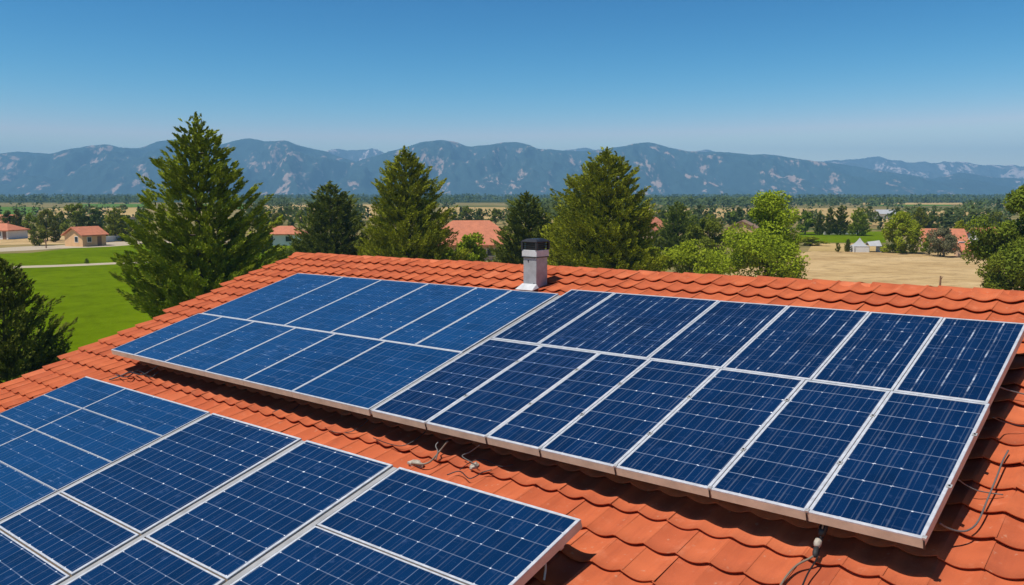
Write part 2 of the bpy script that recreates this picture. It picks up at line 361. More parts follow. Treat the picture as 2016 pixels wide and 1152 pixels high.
# ------------------------------------------------------------------ setting: mountains
def mat_mountain(name, veg, rock, amt, sc):
    t = NT(name); v = t.coord('Object', (1.35, .55, .8), (0, 0, .35)); n1 = t.noise(v, sc, 7, .62); n2 = t.noise(v, sc * 4.5, 6, .65); n3 = t.noise(v, sc * .35, 3)
    c = t.mix(t.rng(n2, .35, .65), veg, tuple(q * 1.7 for q in veg))
    m = t.math('ADD', n1, t.math('MULTIPLY', t.math('SUBTRACT', n2, .5), .75)); m = t.math('ADD', m, t.math('MULTIPLY', t.math('SUBTRACT', n3, .5), .35))
    c = t.mix(t.rng(m, amt, amt + .06), c, rock)
    return t.fin(c, 1.0, 0, 0)
def ridge_mesh(name, prof, D0, D1, mat, seed, amp, back=1400, nx=860, nt=64, spur=1.35, p=.9):
    xs = np.linspace(-420, 2436, nx); px, py = zip(*prof); ys = np.interp(xs, px, py)
    k = np.ones(5) / 5; ys = np.convolve(np.pad(ys, 2, 'edge'), k, 'valid')
    V = []; T = np.concatenate([np.linspace(0, 1, nt), 1 + np.linspace(.1, 1, 8)])
    for i, x in enumerate(xs):
        r = ray(x, ys[i]); r = r / r[1]; sl_ = r[2]                        # slope of the sight line at the crest
        jag = 4.5 * (mnoise.fractal(Vector((x * .035, seed, 0)), 1.0, 2.1, 4)) * amp
        for t in T:
            D = D0 + (D1 - D0) * t if t <= 1 else D1 + back * (t - 1)
            X = ray(x, HOR)[0] / ray(x, HOR)[1] * D
            top = HC + sl_ * D1 + jag * D1 / 1649
            q = Vector((X * .0021, D * .0009, seed)); rd = 1 - abs(mnoise.fractal(q, 1.0, 2.0, 5)) * 1.7
            rd2 = mnoise.fractal(Vector((X * .004, D * .003, seed + 3)), 1.0, 2.0, 4)
            if t <= 1:
                b = t ** p; z = top * b + spur * top * .42 * (rd - .6) * (4 * t * (1 - t)) + rd2 * 26 * t * (1 - t) * 4
                cap = HC + (sl_ * .985) * D if t < .97 else top
                z = min(z, max(cap, 0)); z = max(z, -2 + 6 * t)
            else:
                z = top * (1 - (t - 1)) * (.9 + .1 * rd) if t > 1.0 else top
                z = min(z, HC + sl_ * D1)
            V.append((X, D, z))
    n = len(T); idx = np.arange(nx * n).reshape(nx, n)
    Fq = np.stack([idx[:-1, :-1], idx[1:, :-1], idx[1:, 1:], idx[:-1, 1:]], -1).reshape(-1, 4)
    return tag(link(name, npmesh(name, V, Fq, [mat], True)), kind='structure')
front = [(-420, 318), (-300, 300), (-150, 310), (0, 303), (40, 299), (75, 301), (105, 303), (150, 292), (185, 287), (215, 284), (250, 291), (280, 292), (320, 278), (350, 274), (392, 282), (440, 284), (468, 276), (490, 272), (530, 278), (565, 277), (600, 289), (640, 298), (680, 312), (705, 318), (735, 308), (770, 298), (800, 290), (830, 279), (865, 276), (895, 279), (920, 288), (960, 287), (1000, 279), (1020, 280), (1045, 287), (1060, 293), (1100, 296), (1150, 299), (1190, 293), (1230, 287), (1258, 281), (1275, 279), (1290, 283), (1320, 292), (1350, 298), (1400, 299), (1440, 301), (1480, 305), (1520, 304), (1560, 311), (1600, 317), (1650, 322), (1700, 331), (1780, 343), (1860, 356), (1960, 366), (2100, 372), (2436, 375)]
M['mt_front'] = mat_mountain('forested_mountain', (.024, .042, .036), (.40, .28, .21), .60, .0042)  # bluish forest tint: some of the haze is put into the colour
M['mt_back'] = mat_mountain('rocky_mountain', (.06, .07, .07), (.56, .46, .42), .545, .0040)
M['mt_mid'] = mat_mountain('distant_forested_mountain', (.022, .032, .024), (.42, .32, .28), .62, .0040)
ridge_mesh('mountains', front, 5200, 6900, M['mt_front'], 2.3, .35)
ridge_mesh('mountains', [(-420, 340), (560, 340), (625, 306), (645, 296), (662, 293), (682, 297), (700, 294), (722, 296), (738, 291), (756, 300), (800, 318), (1050, 325), (1090, 300), (1120, 294), (1150, 292), (1175, 296), (1220, 310), (1360, 300), (1388, 294), (1410, 299), (1500, 318), (1590, 320), (1615, 317), (1640, 316), (1662, 314), (1690, 312), (1722, 308), (1750, 315), (1790, 319), (1830, 321), (1870, 317), (1905, 322), (1950, 325), (2016, 327), (2436, 322)], 7700, 9000, M['mt_back'], 8.1, .8, 1400)
ridge_mesh('hills', [(-420, 386), (1760, 386), (1800, 364), (1850, 348), (1890, 339), (1920, 344), (1960, 350), (2016, 352), (2200, 344), (2436, 350)], 5600, 7300, M['mt_mid'], 5.5, .3, 900)

# ------------------------------------------------------------------ vegetation generators
def leaf_quads(C, A, L, Wd, rng, N=None):
    """kite leaves: centre C, axis A (unit), length L, width Wd"""
    n = len(C); r = rng.normal(size=(n, 3)) * .62 + np.array([-.25, -.2, 1.0])
    if N is not None: r = N + rng.normal(size=(n, 3)) * .30
    B = np.cross(A, r); B /= np.linalg.norm(B, axis=1, keepdims=True) + 1e-9
    L = np.broadcast_to(L, n)[:, None]; Wd = np.broadcast_to(Wd, n)[:, None]
    P = np.stack([C - A * L * .5, C + B * Wd * .5 - A * L * .05, C + A * L * .5, C - B * Wd * .5 - A * L * .05], 1)
    return P.reshape(-1, 3), np.arange(n * 4).reshape(n, 4)
def conifer_mesh(seed, H=10.0, R=3.0, nb=150, per=90, leaf=.34, low=.05, shape=.85, rag=.35, up=.45, clump=.22):
    rng = np.random.default_rng(seed); Cs = []; As = []; Ts = []; Ns = []
    lop = rng.normal(size=5) * .5
    hs_ = low + (1 - low) * (1 - np.sqrt(rng.random(nb)))
    hs_ = np.sort(np.clip(np.concatenate([hs_, np.linspace(.6, .985, nb // 6)]), low, .99))
    for k, h in enumerate(hs_):
        az = k * 2.399 + rng.normal() * .35
        prof = (1 - h) ** shape * min(1, (1 - h) / .17) ** .55 * (1 - .30 * max(0, .14 - h) / .14)
        L = R * prof * (1 + rag * (rng.random() * 1.3 - .75)) + .05 * R * (1 - h)
        L *= 1 + .10 * math.sin(az + lop[0] * 3) + .10 * math.sin(2 * az + h * 9 + lop[1] * 5)
        if h > .80: L = min(L, R * prof * 1.08 + .03 * R * (1 - h))
        d = np.array([math.cos(az), math.sin(az), 0])
        slope = -.28 + .85 * h + rng.normal() * .08
        side = np.array([-d[1], d[0], 0.]); up_ = np.array([0, 0, 1.])
        nt_ = max(3, int(round(2.5 + 7 * (L / R) * rng.uniform(.8, 1.2)))); n = max(6, int(per * (L / R) * 1.25 / nt_ + 7))
        for q in range(nt_):
            s0 = 1.0 if q == 0 else rng.uniform(.22, .97) ** .8
            wid = clump * R * (.4 + 1.1 * (1 - s0) ** .5) * (.45 + .55 * L / R) * (q > 0)
            c0 = d * (L * s0) + side * rng.normal() * wid * 1.15; c0[2] = h * H + L * (slope * s0 + up * s0 ** 2.4) + rng.normal() * .12 * wid
            ts = R * clump * (.56 + .46 * rng.random()) * (.26 + .74 * min(1, L / R))     # bough size
            ax = d * (.85 + .3 * s0) + side * rng.normal() * .30 + up_ * (.42 + up + rng.normal() * .15); ax = ax / np.linalg.norm(ax)
            w = rng.random(n); rad = np.sin(np.pi * np.clip(w ** .75 * .93 + .05, 0, 1)) ** .8 * .36 * ts
            e1 = np.cross(ax, up_ + d * .01); e1 /= np.linalg.norm(e1); e2 = np.cross(ax, e1); th = rng.random(n) * 6.283; q_ = np.sqrt(rng.random(n)) * .45 + .6
            ro = (np.cos(th)[:, None] * e1 + np.sin(th)[:, None] * e2)
            P = c0 + ax * ((w - .55) * 1.9 * ts)[:, None] + ro * (rad * q_)[:, None]
            A = ax * 1.0 + ro * .38 + rng.normal(size=(n, 3)) * .20; A /= np.linalg.norm(A, axis=1, keepdims=True)
            Ns.append(ro * 1.0 + np.array([-.08, -.05, .16]))
            Cs.append(P); As.append(A); Ts.append(np.full(n, rng.random() * .55) + .45 * rng.random(n))
    n = max(10, per // 3); zt = H * (1 - rng.random(n) ** 1.5 * .10)
    P = rng.normal(size=(n, 3)) * (.035 * R) * ((H * 1.01 - zt) / (.1 * H))[:, None]; P[:, 2] = zt
    A = rng.normal(size=(n, 3)) * .4 + np.array([0, 0, 1.]); A /= np.linalg.norm(A, axis=1, keepdims=True)
    Cs.append(P); As.append(A); Ts.append(rng.random(n)); Ns.append(rng.normal(size=(n, 3)) * .5 + np.array([-.2, -.2, .6]))
    C = np.concatenate(Cs); A = np.concatenate(As); T = np.concatenate(Ts)
    V, Fq = leaf_quads(C, A, leaf * (.6 + .8 * rng.random(len(C))), leaf * .30 * (.7 + .6 * rng.random(len(C))), rng, np.concatenate(Ns))
    return V, Fq, np.repeat(T, 4)
def decid_mesh(seed, H=8.0, R=3.0, lobes=34, per=260, leaf=.3, base=.08, top=.0):
    rng = np.random.default_rng(seed); Cs = []; As = []; Ts = []; Ns = []; centers = []
    for k in range(lobes):
        h = rng.random() ** .85
        prof = math.sin(math.pi * min(1, (.12 + .88 * h)) ** (1.0 + top * .35)) ** .65 if h < .98 else .2
        prof = max(.18, prof)
        az = k * 2.399 + rng.normal() * .4; rr = R * prof * (math.sqrt(rng.random()) * .80 + .30 * (rng.random() < .28))
        c = np.array([rr * math.cos(az), rr * math.sin(az), H * (base + (1 - base) * (.08 + .84 * h))])
        lr = R * (.17 + .23 * rng.random() ** 1.2) * (.75 + .45 * (1 - h))
        n = int(per * (.6 + .8 * rng.random())); d = rng.normal(size=(n, 3)); d /= np.linalg.norm(d, axis=1, keepdims=True)
        rad = lr * (.45 + .62 * rng.random(n) ** .6) * (1 + .22 * np.sin(d[:, 0] * 7 + k) * np.sin(d[:, 2] * 6 + k * 2))
        P = c + d * rad[:, None] * np.array([1, 1, .82]); A = d * .6 + rng.normal(size=(n, 3)) * .75 + np.array([0, 0, .25])
        A /= np.linalg.norm(A, axis=1, keepdims=True); Cs.append(P); As.append(A); Ts.append(np.full(n, rng.random() * .6) + rng.random(n) * .4); Ns.append(d * .8 + rng.normal(size=(n, 3)) * .35 + np.array([-.1, -.08, .4])); centers.append((c, lr))
    C = np.concatenate(Cs); A = np.concatenate(As); T = np.concatenate(Ts); C[:, 2] = np.maximum(C[:, 2], .03 * H)
    kx = R / np.percentile(np.hypot(C[:, 0], C[:, 1]), 98.8); kz = H / np.percentile(C[:, 2], 99.8)
    C = C * np.array([kx, kx, kz]); centers = [(c * np.array([kx, kx, kz]), lr) for c, lr in centers]
    V, Fq = leaf_quads(C, A, leaf * (.7 + .7 * rng.random(len(C))), leaf * .62 * (.7 + .6 * rng.random(len(C))), rng, np.concatenate(Ns))
    return V, Fq, np.repeat(T, 4), centers
def trunk_mb(H, r, seed, limbs=(), conif=True):
    rnd = random.Random(seed); mb = MB(); n = 9
    pts = [(rnd.uniform(-.02, .02) * H * i / n, rnd.uniform(-.02, .02) * H * i / n, H * (.97 if conif else .72) * i / (n - 1) - .1 * (i == 0)) for i in range(n)]
    mb.tube(pts, [r * (.75 if conif else 1) * (1.25 if i == 0 else 1) * (1 - .93 * i / (n - 1)) + .01 for i in range(n)], 8)
    for (c, lr) in limbs:
        z0 = min(max(.12 * H, c[2] * .55), .62 * H); k = z0 / (H * .72)
        mb.tube([(0, 0, z0), (c[0] * .45, c[1] * .45, z0 + (c[2] - z0) * .55), tuple(c)], [r * .45 * (1 - k * .6), r * .28 * (1 - k * .6), r * .08], 5)
    if conif:
        for k in range(26):
            h = .08 + .8 * k / 26; az = k * 2.4; L = .26 * H * (1 - h)
            mb.tube([(0, 0, h * H), (L * .6 * math.cos(az), L * .6 * math.sin(az), h * H + L * (.1 * h)), (L * math.cos(az), L * math.sin(az), h * H + L * .25)], [r * .2, r * .12, r * .04], 4, cap=False)
    return mb
PROTO = {}
def make_tree(name, key, kind, leafmat, seed, H, R, **kw):
    root = empty(name, (0, 0, 0))
    if kind == 'c':
        V, Fq, T = conifer_mesh(seed, H, R, **kw); lm = ()
    else:
        V, Fq, T, cen = decid_mesh(seed, H, R, **kw); lm = cen[:12]
    link('crown', npmesh('crown_' + key, V, Fq, [leafmat], False, tint=T), root)
    trunk_mb(H, .022 * H if kind == 'c' else .026 * H, seed, lm, kind == 'c').build('trunk', M['bark'], root, True)
    root['H'] = H; root['R'] = R; return root
def copy_tree(o, parent=None):
    c = o.copy(); COL.objects.link(c); c.parent = parent
    for ch in list(o.children): copy_tree(ch, c)
    return c
def place_tree(root, x, yt, yb, wpx, label, cat, group=None, rz=0.0):
    D = dist_y(yb); p = at(x, D); h = at(x, D, yt)[2]; w = wpx / FPX * D / cP
    root.location = p; root.scale = (w / (2 * root['R']), w / (2 * root['R']), h / root['H']); root.rotation_euler = (0, 0, rz)
    tag(root, label, cat, group)
    for k in ('H', 'R'):
        if k in root: del root[k]
    return root

# nearest trees, each with its own crown
big = [
 ('spruce_tree', 'c', 'conifer', 392, 222, 655, 300, 'tallest ragged spruce, left of the roof, rising above the mountain crest', dict(H=18, R=5.6, nb=290, per=560, leaf=.29, rag=.50, shape=.80, up=.5, clump=.15)),
 ('spruce_tree', 'c', 'conifer_dark', -10, 508, 800, 250, 'dark spruce cut by the left edge of the photo, beside the lawn', dict(H=8, R=3.6, nb=180, per=280, leaf=.23, rag=.36, shape=.80, clump=.2)),
 ('spruce_tree', 'c', 'conifer_dark', 650, 357, 545, 172, 'dark narrow spruce right of the tallest one, behind the roof corner', dict(H=11, R=4.4, nb=190, per=300, leaf=.30, rag=.36, shape=.80, clump=.2)),
 ('pine_tree', 'c', 'conifer_pine', 797, 288, 575, 205, 'big yellow green conifer left of the grey flue, overlapping the middle mountains', dict(H=16, R=5.4, nb=260, per=540, leaf=.29, rag=.42, shape=.80, clump=.2)),
 ('pine_tree', 'c', 'conifer_dark', 1036, 377, 548, 140, 'olive conifer rising straight above the grey flue', dict(H=9.5, R=3.7, nb=180, per=300, leaf=.28, rag=.36, shape=.80, clump=.2)),
 ('pine_tree', 'c', 'conifer_pine', 1194, 290, 575, 240, 'biggest bushy pine right of the grey flue, taller than the horizon woods', dict(H=16, R=6.2, nb=285, per=640, leaf=.29, rag=.40, shape=.80, clump=.2)),
 ('broadleaf_tree', 'd', 'leaf_light', 1514, 380, 562, 222, 'large light green broadleaf tree at the left end of the bare field', dict(H=11, R=5.6, lobes=64, per=520, leaf=.28, top=-1.3, base=.0)),
 ('broadleaf_tree', 'd', 'leaf_mid', 2030, 368, 592, 200, 'green broadleaf tree cut by the right edge, beyond the ridge', dict(H=12, R=5, lobes=66, per=420, leaf=.30)),
 ('broadleaf_tree', 'd', 'leaf_light', 1780, 418, 499, 84, 'round light green tree between the white tent and the tiled houses', dict(H=7.5, R=4, lobes=40, per=300, leaf=.34, base=.0, top=-.8)),
 ('broadleaf_tree', 'd', 'leaf_light', 1108, 425, 552, 110, 'light green leafy tree squeezed between the flue and the biggest pine', dict(H=8, R=3.4, lobes=34, per=300, leaf=.30)),
 ('broadleaf_tree', 'd', 'leaf_mid', 1398, 424, 515, 104, 'mid green round tree right of the dark pointed conifer', dict(H=7.5, R=4.2, lobes=34, per=260, leaf=.34)),
 ('shrub', 'd', 'leaf_light', 1362, 474, 558, 150, 'wide low light green shrub just beyond the ridge, under the dark conifer', dict(H=4.6, R=3.8, lobes=30, per=280, leaf=.26, base=.05)),
 ('broadleaf_tree', 'd', 'leaf_light', 930, 460, 560, 88, 'light green bushy tree in front of the large orange roof', dict(H=6, R=2.6, lobes=30, per=280, leaf=.28, base=.05)),
 ('pine_tree', 'c', 'conifer_dark', 1333, 397, 503, 82, 'dark pointed conifer right of the biggest pine', dict(H=10, R=3.8, nb=140, per=110, leaf=.42, shape=.66, clump=.22)),
 ('shrub', 'd', 'leaf_dark', 568, 494, 560, 110, 'dark green shrub behind the left corner of the ridge', dict(H=4, R=3, lobes=24, per=260, leaf=.26, base=.05)),
 ('shrub', 'd', 'leaf_light', 880, 487, 560, 70, 'light green shrub at the right foot of the yellow green conifer', dict(H=4, R=2.4, lobes=22, per=240, leaf=.26, base=.05)),
 ('shrub', 'd', 'leaf_light', 1255, 470, 560, 130, 'light green shrub at the right foot of the biggest pine', dict(H=4.6, R=3.2, lobes=26, per=260, leaf=.28, base=.05)),
 ('broadleaf_tree', 'd', 'leaf_grey', 1864, 449, 506, 66, 'grey green round bush in front of the right hand tiled house', dict(H=4.6, R=3, lobes=26, per=200, leaf=.3, base=.05)),
 ('broadleaf_tree', 'd', 'leaf_mid', 1978, 448, 590, 124, 'dense green bushy tree left of the one at the right edge', dict(H=9, R=4, lobes=40, per=320, leaf=.32, base=.05)),
]
for i, (nm, kd, mt, x, yt, yb, w, lab, kw) in enumerate(big):
    place_tree(make_tree(nm, str(i), kd, M[mt], 11 + i * 7, **kw), x, yt, yb, w, lab, 'shrub' if nm == 'shrub' else 'tree')

# middle-distance trees: copies of a few kinds
protos = {
 'cd': lambda: make_tree('conifer_tree', 'cd', 'c', M['conifer_dark'], 201, 9, 2.6, nb=70, per=70, leaf=.55, shape=.7, clump=.24),
 'cg': lambda: make_tree('conifer_tree', 'cg', 'c', M['conifer'], 202, 9, 3.0, nb=70, per=75, leaf=.55, shape=.66, clump=.24),
 'dm': lambda: make_tree('broadleaf_tree', 'dm', 'd', M['leaf_mid'], 203, 7, 3.2, lobes=22, per=130, leaf=.5, base=.06),
 'dd': lambda: make_tree('broadleaf_tree', 'dd', 'd', M['leaf_dark'], 204, 7, 3.2, lobes=22, per=130, leaf=.5, base=.06),
 'do': lambda: make_tree('broadleaf_tree', 'do', 'd', M['leaf_olive'], 205, 7, 3.2, lobes=22, per=130, leaf=.5, base=.06),
 'dl': lambda: make_tree('broadleaf_tree', 'dl', 'd', M['leaf_light'], 206, 7, 3.2, lobes=22, per=130, leaf=.5, base=.06),
}
mids = [
 ('cd', 30, 411, 466, 26, 'dark pointed conifer right behind the houses at the left edge'),
 ('dd', 12, 416, 462, 30, 'dark round tree above the roofs at the left edge'),
 ('dm', 56, 420, 468, 34, 'mid green tree right of the dark pointed one near the left edge'),
 ('do', 88, 413, 474, 38, 'olive tree between the left edge houses and the tan cottage'),
 ('do', 72, 451, 484, 42, 'low olive bush beside the road, left of the tan cottage'),
 ('cd', 103, 434, 477, 22, 'small dark conifer left of the tan cottage, beside the olive tree'),
 ('dm', 116, 418, 463, 30, 'mid green tree just left of the widest olive tree'),
 ('do', 146, 402, 464, 62, 'widest olive tree, behind the tan cottage'),
 ('dd', 184, 412, 463, 40, 'dark round tree behind the right end of the tan cottage'),
 ('cg', 224, 410, 474, 58, 'triangular green conifer right of the tan cottage'),
 ('dm', 277, 413, 480, 44, 'mid green tree half hidden by the left side of the tallest spruce'),
 ('dd', 250, 424, 455, 26, 'small dark tree between the triangular conifer and the tallest spruce'),
 ('cd', 514, 407, 500, 40, 'dark slim conifer touching the right side of the tallest spruce'),
 ('do', 545, 420, 462, 32, 'olive tree on the dry field, above the small orange roof'),
 ('dd', 571, 427, 450, 16, 'smallest dark tree on the dry field left of the dark spruce'),
 ('dm', 592, 414, 455, 26, 'mid green tree touching the left side of the dark narrow spruce'),
 ('dl', 548, 484, 530, 80, 'light green hedge like tree below the small orange roof'),
 ('dd', 703, 418, 448, 30, 'dark round tree between the dark spruce and the yellow green conifer'),
 ('dd', 894, 416, 440, 18, 'leftmost small tree along the top of the large orange roof'),
 ('dm', 918, 406, 440, 28, 'widest tree along the top of the large orange roof'),
 ('dd', 946, 411, 440, 24, 'dark tree above the middle of the large orange roof'),
 ('dm', 976, 411, 442, 30, 'green tree above the right end of the large orange roof'),
 ('dm', 1104, 397, 430, 40, 'mid green tree beyond the gap between flue and biggest pine'),
 ('cd', 1307, 413, 448, 18, 'small dark conifer just left of the dark pointed conifer'),
 ('dm', 1366, 424, 466, 34, 'green tree directly right of the dark pointed conifer'),
 ('dm', 1443, 416, 444, 32, 'green tree on the field above the brown roof'),
 ('do', 1418, 430, 458, 20, 'small olive tree left of the brown roof'),
 ('dm', 1588, 417, 462, 46, 'mid green tree left of the row of dark conifers'),
 ('cd', 1616, 418, 463, 22, 'leftmost conifer of the dark row above the far lawn'),
 ('cd', 1636, 408, 463, 22, 'slim dark conifer second from left in the dark row'),
 ('cd', 1658, 404, 463, 34, 'tallest and widest conifer of the dark row above the far lawn'),
 ('cg', 1692, 409, 464, 44, 'green conifer at the right end of the dark row'),
 ('dm', 1727, 417, 441, 20, 'lone small tree on the dry field above the round light green tree'),
 ('cg', 1812, 408, 456, 34, 'tall green conifer above the left tiled house roof'),
 ('dd', 1838, 424, 456, 28, 'dark tree right of the tall green conifer'),
 ('dl', 1894, 434, 490, 38, 'light green tree between the two right hand tiled houses'),
 ('cd', 1893, 426, 447, 12, 'tiny dark conifer above the light green tree between houses'),
 ('cd', 1917, 404, 446, 18, 'slim tall conifer above the right hand tiled house'),
 ('dd', 1942, 424, 452, 30, 'dark tree right of the slim tall conifer'),
 ('do', 1964, 418, 458, 34, 'olive tree touching the tree at the right edge'),
 ('dm', 1836, 464, 503, 32, 'small green shrub touching the left side of the grey green bush'),
 ('cd', 1674, 470, 496, 14, 'tiny dark conifer left of the white tent'),
 ('do', 1654, 478, 497, 12, 'tiny olive bush in the sandy yard left of the tent'),
 ('dl', 1600, 466, 484, 60, 'low light green bush at the left end of the far lawn'),
 ('dd', 163, 509, 520, 9, 'tiny dark shrub standing alone on the lawn by the path'),
 ('dd', 264, 481, 492, 12, 'small dark shrub on the lawn edge just left of the tallest spruce'),
 ('do', 1290, 455, 505, 34, 'olive tree in front of the peach house'),
]
used = {}; rr = random.Random(4)
for k, x, yt, yb, w, lab in mids:
    if k not in PROTO: PROTO[k] = protos[k](); o = PROTO[k]; used[k] = (o['H'], o['R'])
    else:
        o = copy_tree(PROTO[k]); o['H'], o['R'] = used[k]
    place_tree(o, x, yt, yb, w, lab, 'tree', 'trees around the village', rr.uniform(0, 6.28))

# far woods that read as one mass
def woodland(name, label, specs, seed, leaf, wf=1.0):
    rng = np.random.default_rng(seed); Vs = []; Ts = []
    for (x0, x1, y0, y1, n, h0, h1) in specs:
        for k in range(n):
            y = 1 / (1 / (y0 - HOR) + rng.random() * (1 / (y1 - HOR) - 1 / (y0 - HOR))) + HOR
            x = rng.uniform(x0, x1); D = dist_y(y); p = at(x, D); h = rng.uniform(h0, h1); con = rng.random() < .4; r = h * (.26 if con else .55) * wf
            m = 26; z = rng.random(m) ** (.9 if not con else 1.4); a = rng.random(m) * 6.28
            prof = (1 - z) * .95 + .05 if con else np.sqrt(np.clip(1 - (z - .5) ** 2 * 3.6, .04, 1))
            q = np.sqrt(rng.random(m)); C = np.stack([p[0] + r * prof * q * np.cos(a), p[1] + r * prof * q * np.sin(a), h * (.08 + .88 * z)], 1)
            A = rng.normal(size=(m, 3)); A[:, 2] = abs(A[:, 2]) * .6; A /= np.linalg.norm(A, axis=1, keepdims=True)
            V, _ = leaf_quads(C, A, h * leaf * (.7 + .6 * rng.random(m)), h * leaf * .7, rng); Vs.append(V); Ts.append(np.full(m * 4, rng.random()))
    V = np.concatenate(Vs); o = link(name, npmesh(name, V, np.arange(len(V)).reshape(-1, 4), [M['wood_far']], False, tint=np.concatenate(Ts)))
    return tag(o, label, 'woodland', None, 'stuff')
woodland('woodland', 'dark green belt of far woods along the foot of the mountains',
         [(-420, 2436, 386.9, 389.5, 1500, 10, 18), (-420, 2436, 389.5, 394, 1900, 9, 15), (-420, 2436, 393, 399.5, 1000, 7, 12), (-420, 480, 397, 403, 160, 6, 10), (500, 900, 398, 409, 200, 6, 9), (1000, 1260, 398, 424, 260, 6, 9),
          (1240, 1560, 397, 410, 330, 6, 10), (1560, 1780, 396, 409, 180, 6, 9), (1900, 2436, 397, 424, 300, 6, 9), (1760, 1900, 395, 401, 90, 6, 9)], 5, .34, 1.5)
woodland('hedgerow', 'loose line of small trees and bushes along the far edge of the dry fields',
         [(480, 720, 426, 444, 90, 4, 7), (-100, 300, 418, 446, 40, 4, 7), (880, 1100, 426, 438, 30, 3, 6), (1240, 1560, 424, 456, 90, 4, 7), (-100, 300, 424, 450, 24, 3, 6), (860, 1010, 428, 440, 14, 3, 5), (1000, 1130, 418, 456, 60, 4, 8), (1240, 1480, 428, 446, 40, 3, 6), (1530, 1620, 430, 452, 20, 3, 6), (1700, 1990, 434, 456, 80, 4, 7), (1540, 1960, 418, 424, 12, 4, 6)], 6, .30)

# ------------------------------------------------------------------ village houses
def house(name, label, x, yb, w, d, wh, rh, rz, wall, roof, kind='gable', wins=(), door=None, ov=.5, chim=None, cat='house', group=None):
    """built at its own origin: front wall faces -y, ridge along x"""
    root = empty(name, gp(x, yb), rz); tag(root, label, cat, group); X = w / 2; Y = d / 2
    mb = MB(); mb.box(-X, X, -Y, Y, 0, wh)
    if kind == 'gable':
        for s in (-1, 1):
            mb.quad([(s * X, -Y, wh), (s * X, Y, wh), (s * X, 0, wh + rh - .12)][::s])
    mb.build('wall', wall, root)
    mr = MB(); t = .22; e = wh - ov * rh / Y
    if kind == 'gable':
        for s in (-1, 1):
            mr.hexa([(-X - ov, s * (Y + ov), e), (X + ov, s * (Y + ov), e), (X + ov, 0, wh + rh), (-X - ov, 0, wh + rh), (-X - ov, s * (Y + ov), e + t), (X + ov, s * (Y + ov), e + t), (X + ov, 0, wh + rh + t), (-X - ov, 0, wh + rh + t)][::1])
    else:
        rl = max(.3, X - Y * .8)
        A = [(-X - ov, -Y - ov, e), (X + ov, -Y - ov, e), (X + ov, Y + ov, e), (-X - ov, Y + ov, e)]; B = [(-rl, 0, wh + rh), (rl, 0, wh + rh)]
        A2 = [(a, b, c + t) for a, b, c in A]
        for i in range(4): mr.quad([A[i], A[(i + 1) % 4], A2[(i + 1) % 4], A2[i]])
        mr.quad([A2[0], A2[1], B[1], B[0]]); mr.quad([A2[1], A2[2], B[1]]); mr.quad([A2[2], A2[3], B[0], B[1]]); mr.quad([A2[3], A2[0], B[0]]); mr.quad(A[::-1])
    ro = mr.build('roof', roof, root)
    if chim:
        cb = MB(); cb.box(chim[0] - .35, chim[0] + .35, chim[1] - .3, chim[1] + .3, wh, wh + rh + chim[2]); cb.box(chim[0] - .45, chim[0] + .45, chim[1] - .4, chim[1] + .4, wh + rh + chim[2] + .003, wh + rh + chim[2] + .2); cb.build('chimney', wall, ro)
    for (side, a, z, ww, hh) in wins:
        wo_ = MB(); fr = MB()
        def put(m, a0, a1, z0, z1, p0, p1):
            if side == 'f': m.box(a0, a1, -Y - p1, -Y - p0, z0, z1)
            elif side == 'r': m.box(X + p0, X + p1, a0, a1, z0, z1)
            else: m.box(-X - p1, -X - p0, a0, a1, z0, z1)
        put(fr, a - ww / 2 - .1, a + ww / 2 + .1, z - .1, z + hh + .1, -.05, .04); put(wo_, a - ww / 2, a + ww / 2, z, z + hh, .02, .055)
        f = fr.build('window', M['wall_white'], root); wo_.build('pane', M['win'], f)
    if door:
        dm = MB(); dm.box(door - .5, door + .5, -Y - .05, -Y + .05, 0, 2.1); dm.build('door', M['wood'], root)
    return root
house('cottage', 'tan cottage with an orange tiled roof beside the road', 169, 484, 5.6, 6.0, 2.5, 1.5, math.radians(62), M['wall_tan'], M['clay_far'], 'gable', [('f', -1.2, 1, .9, 1), ('l', -1, 1, 1, 1.1), ('r', 0, 1, 1, 1)], 1.2)
house('farmhouse', 'low house with orange hip roof, front one at the left edge', 4, 470, 9, 7, 2.3, 1.6, math.radians(-8), M['wall_white'], M['clay_far'], 'hip', [('f', 2, .9, 1.2, 1.1), ('f', -1, .9, 1.2, 1.1)], 3.6)
house('farmhouse', 'rear house at the left edge, its orange roof above the front one', 8, 457, 7, 6, 3.0, 2.0, math.radians(20), M['wall_tan'], M['clay_far'], 'gable', [('f', 1, 1, 1, 1.1)])
house('farmhouse', 'long house with orange roof between tallest spruce and dark spruce', 556, 482, 9.5, 6, 2.6, 1.6, math.radians(4), M['wall_white'], M['clay_far'], 'hip', [('f', -2, .9, 1.3, 1.1), ('f', 2, .9, 1.3, 1.1)], 0.0)
house('farmhouse', 'large house with broad orange hip roof between two conifers', 928, 508, 16.0, 12, 2.9, 3.7, math.radians(6), M['wall_peach'], M['clay_far'], 'hip', [('f', -2, .8, 1.3, 1.1), ('f', 3, .8, 1.3, 1.1)], 0.5, ov=.7)
house('farmhouse', 'peach house with orange roof peeping out right of the biggest pine', 1272, 490, 9, 7, 4.2, 2.0, math.radians(58), M['wall_peach'], M['clay_far'], 'gable', [('f', 0, 1.2, 1.2, 1.2), ('l', 0, 1.2, 1.2, 1.2)], chim=(1.5, .4, .6))
house('farmhouse', 'house with brown roof left of the large light green tree', 1462, 474, 8, 8, 2.8, 2.0, math.radians(70), M['wall_tan'], M['roof_brown'], 'gable', [('f', 0, 1, 1.2, 1.1), ('l', 1, 1, 1, 1)])
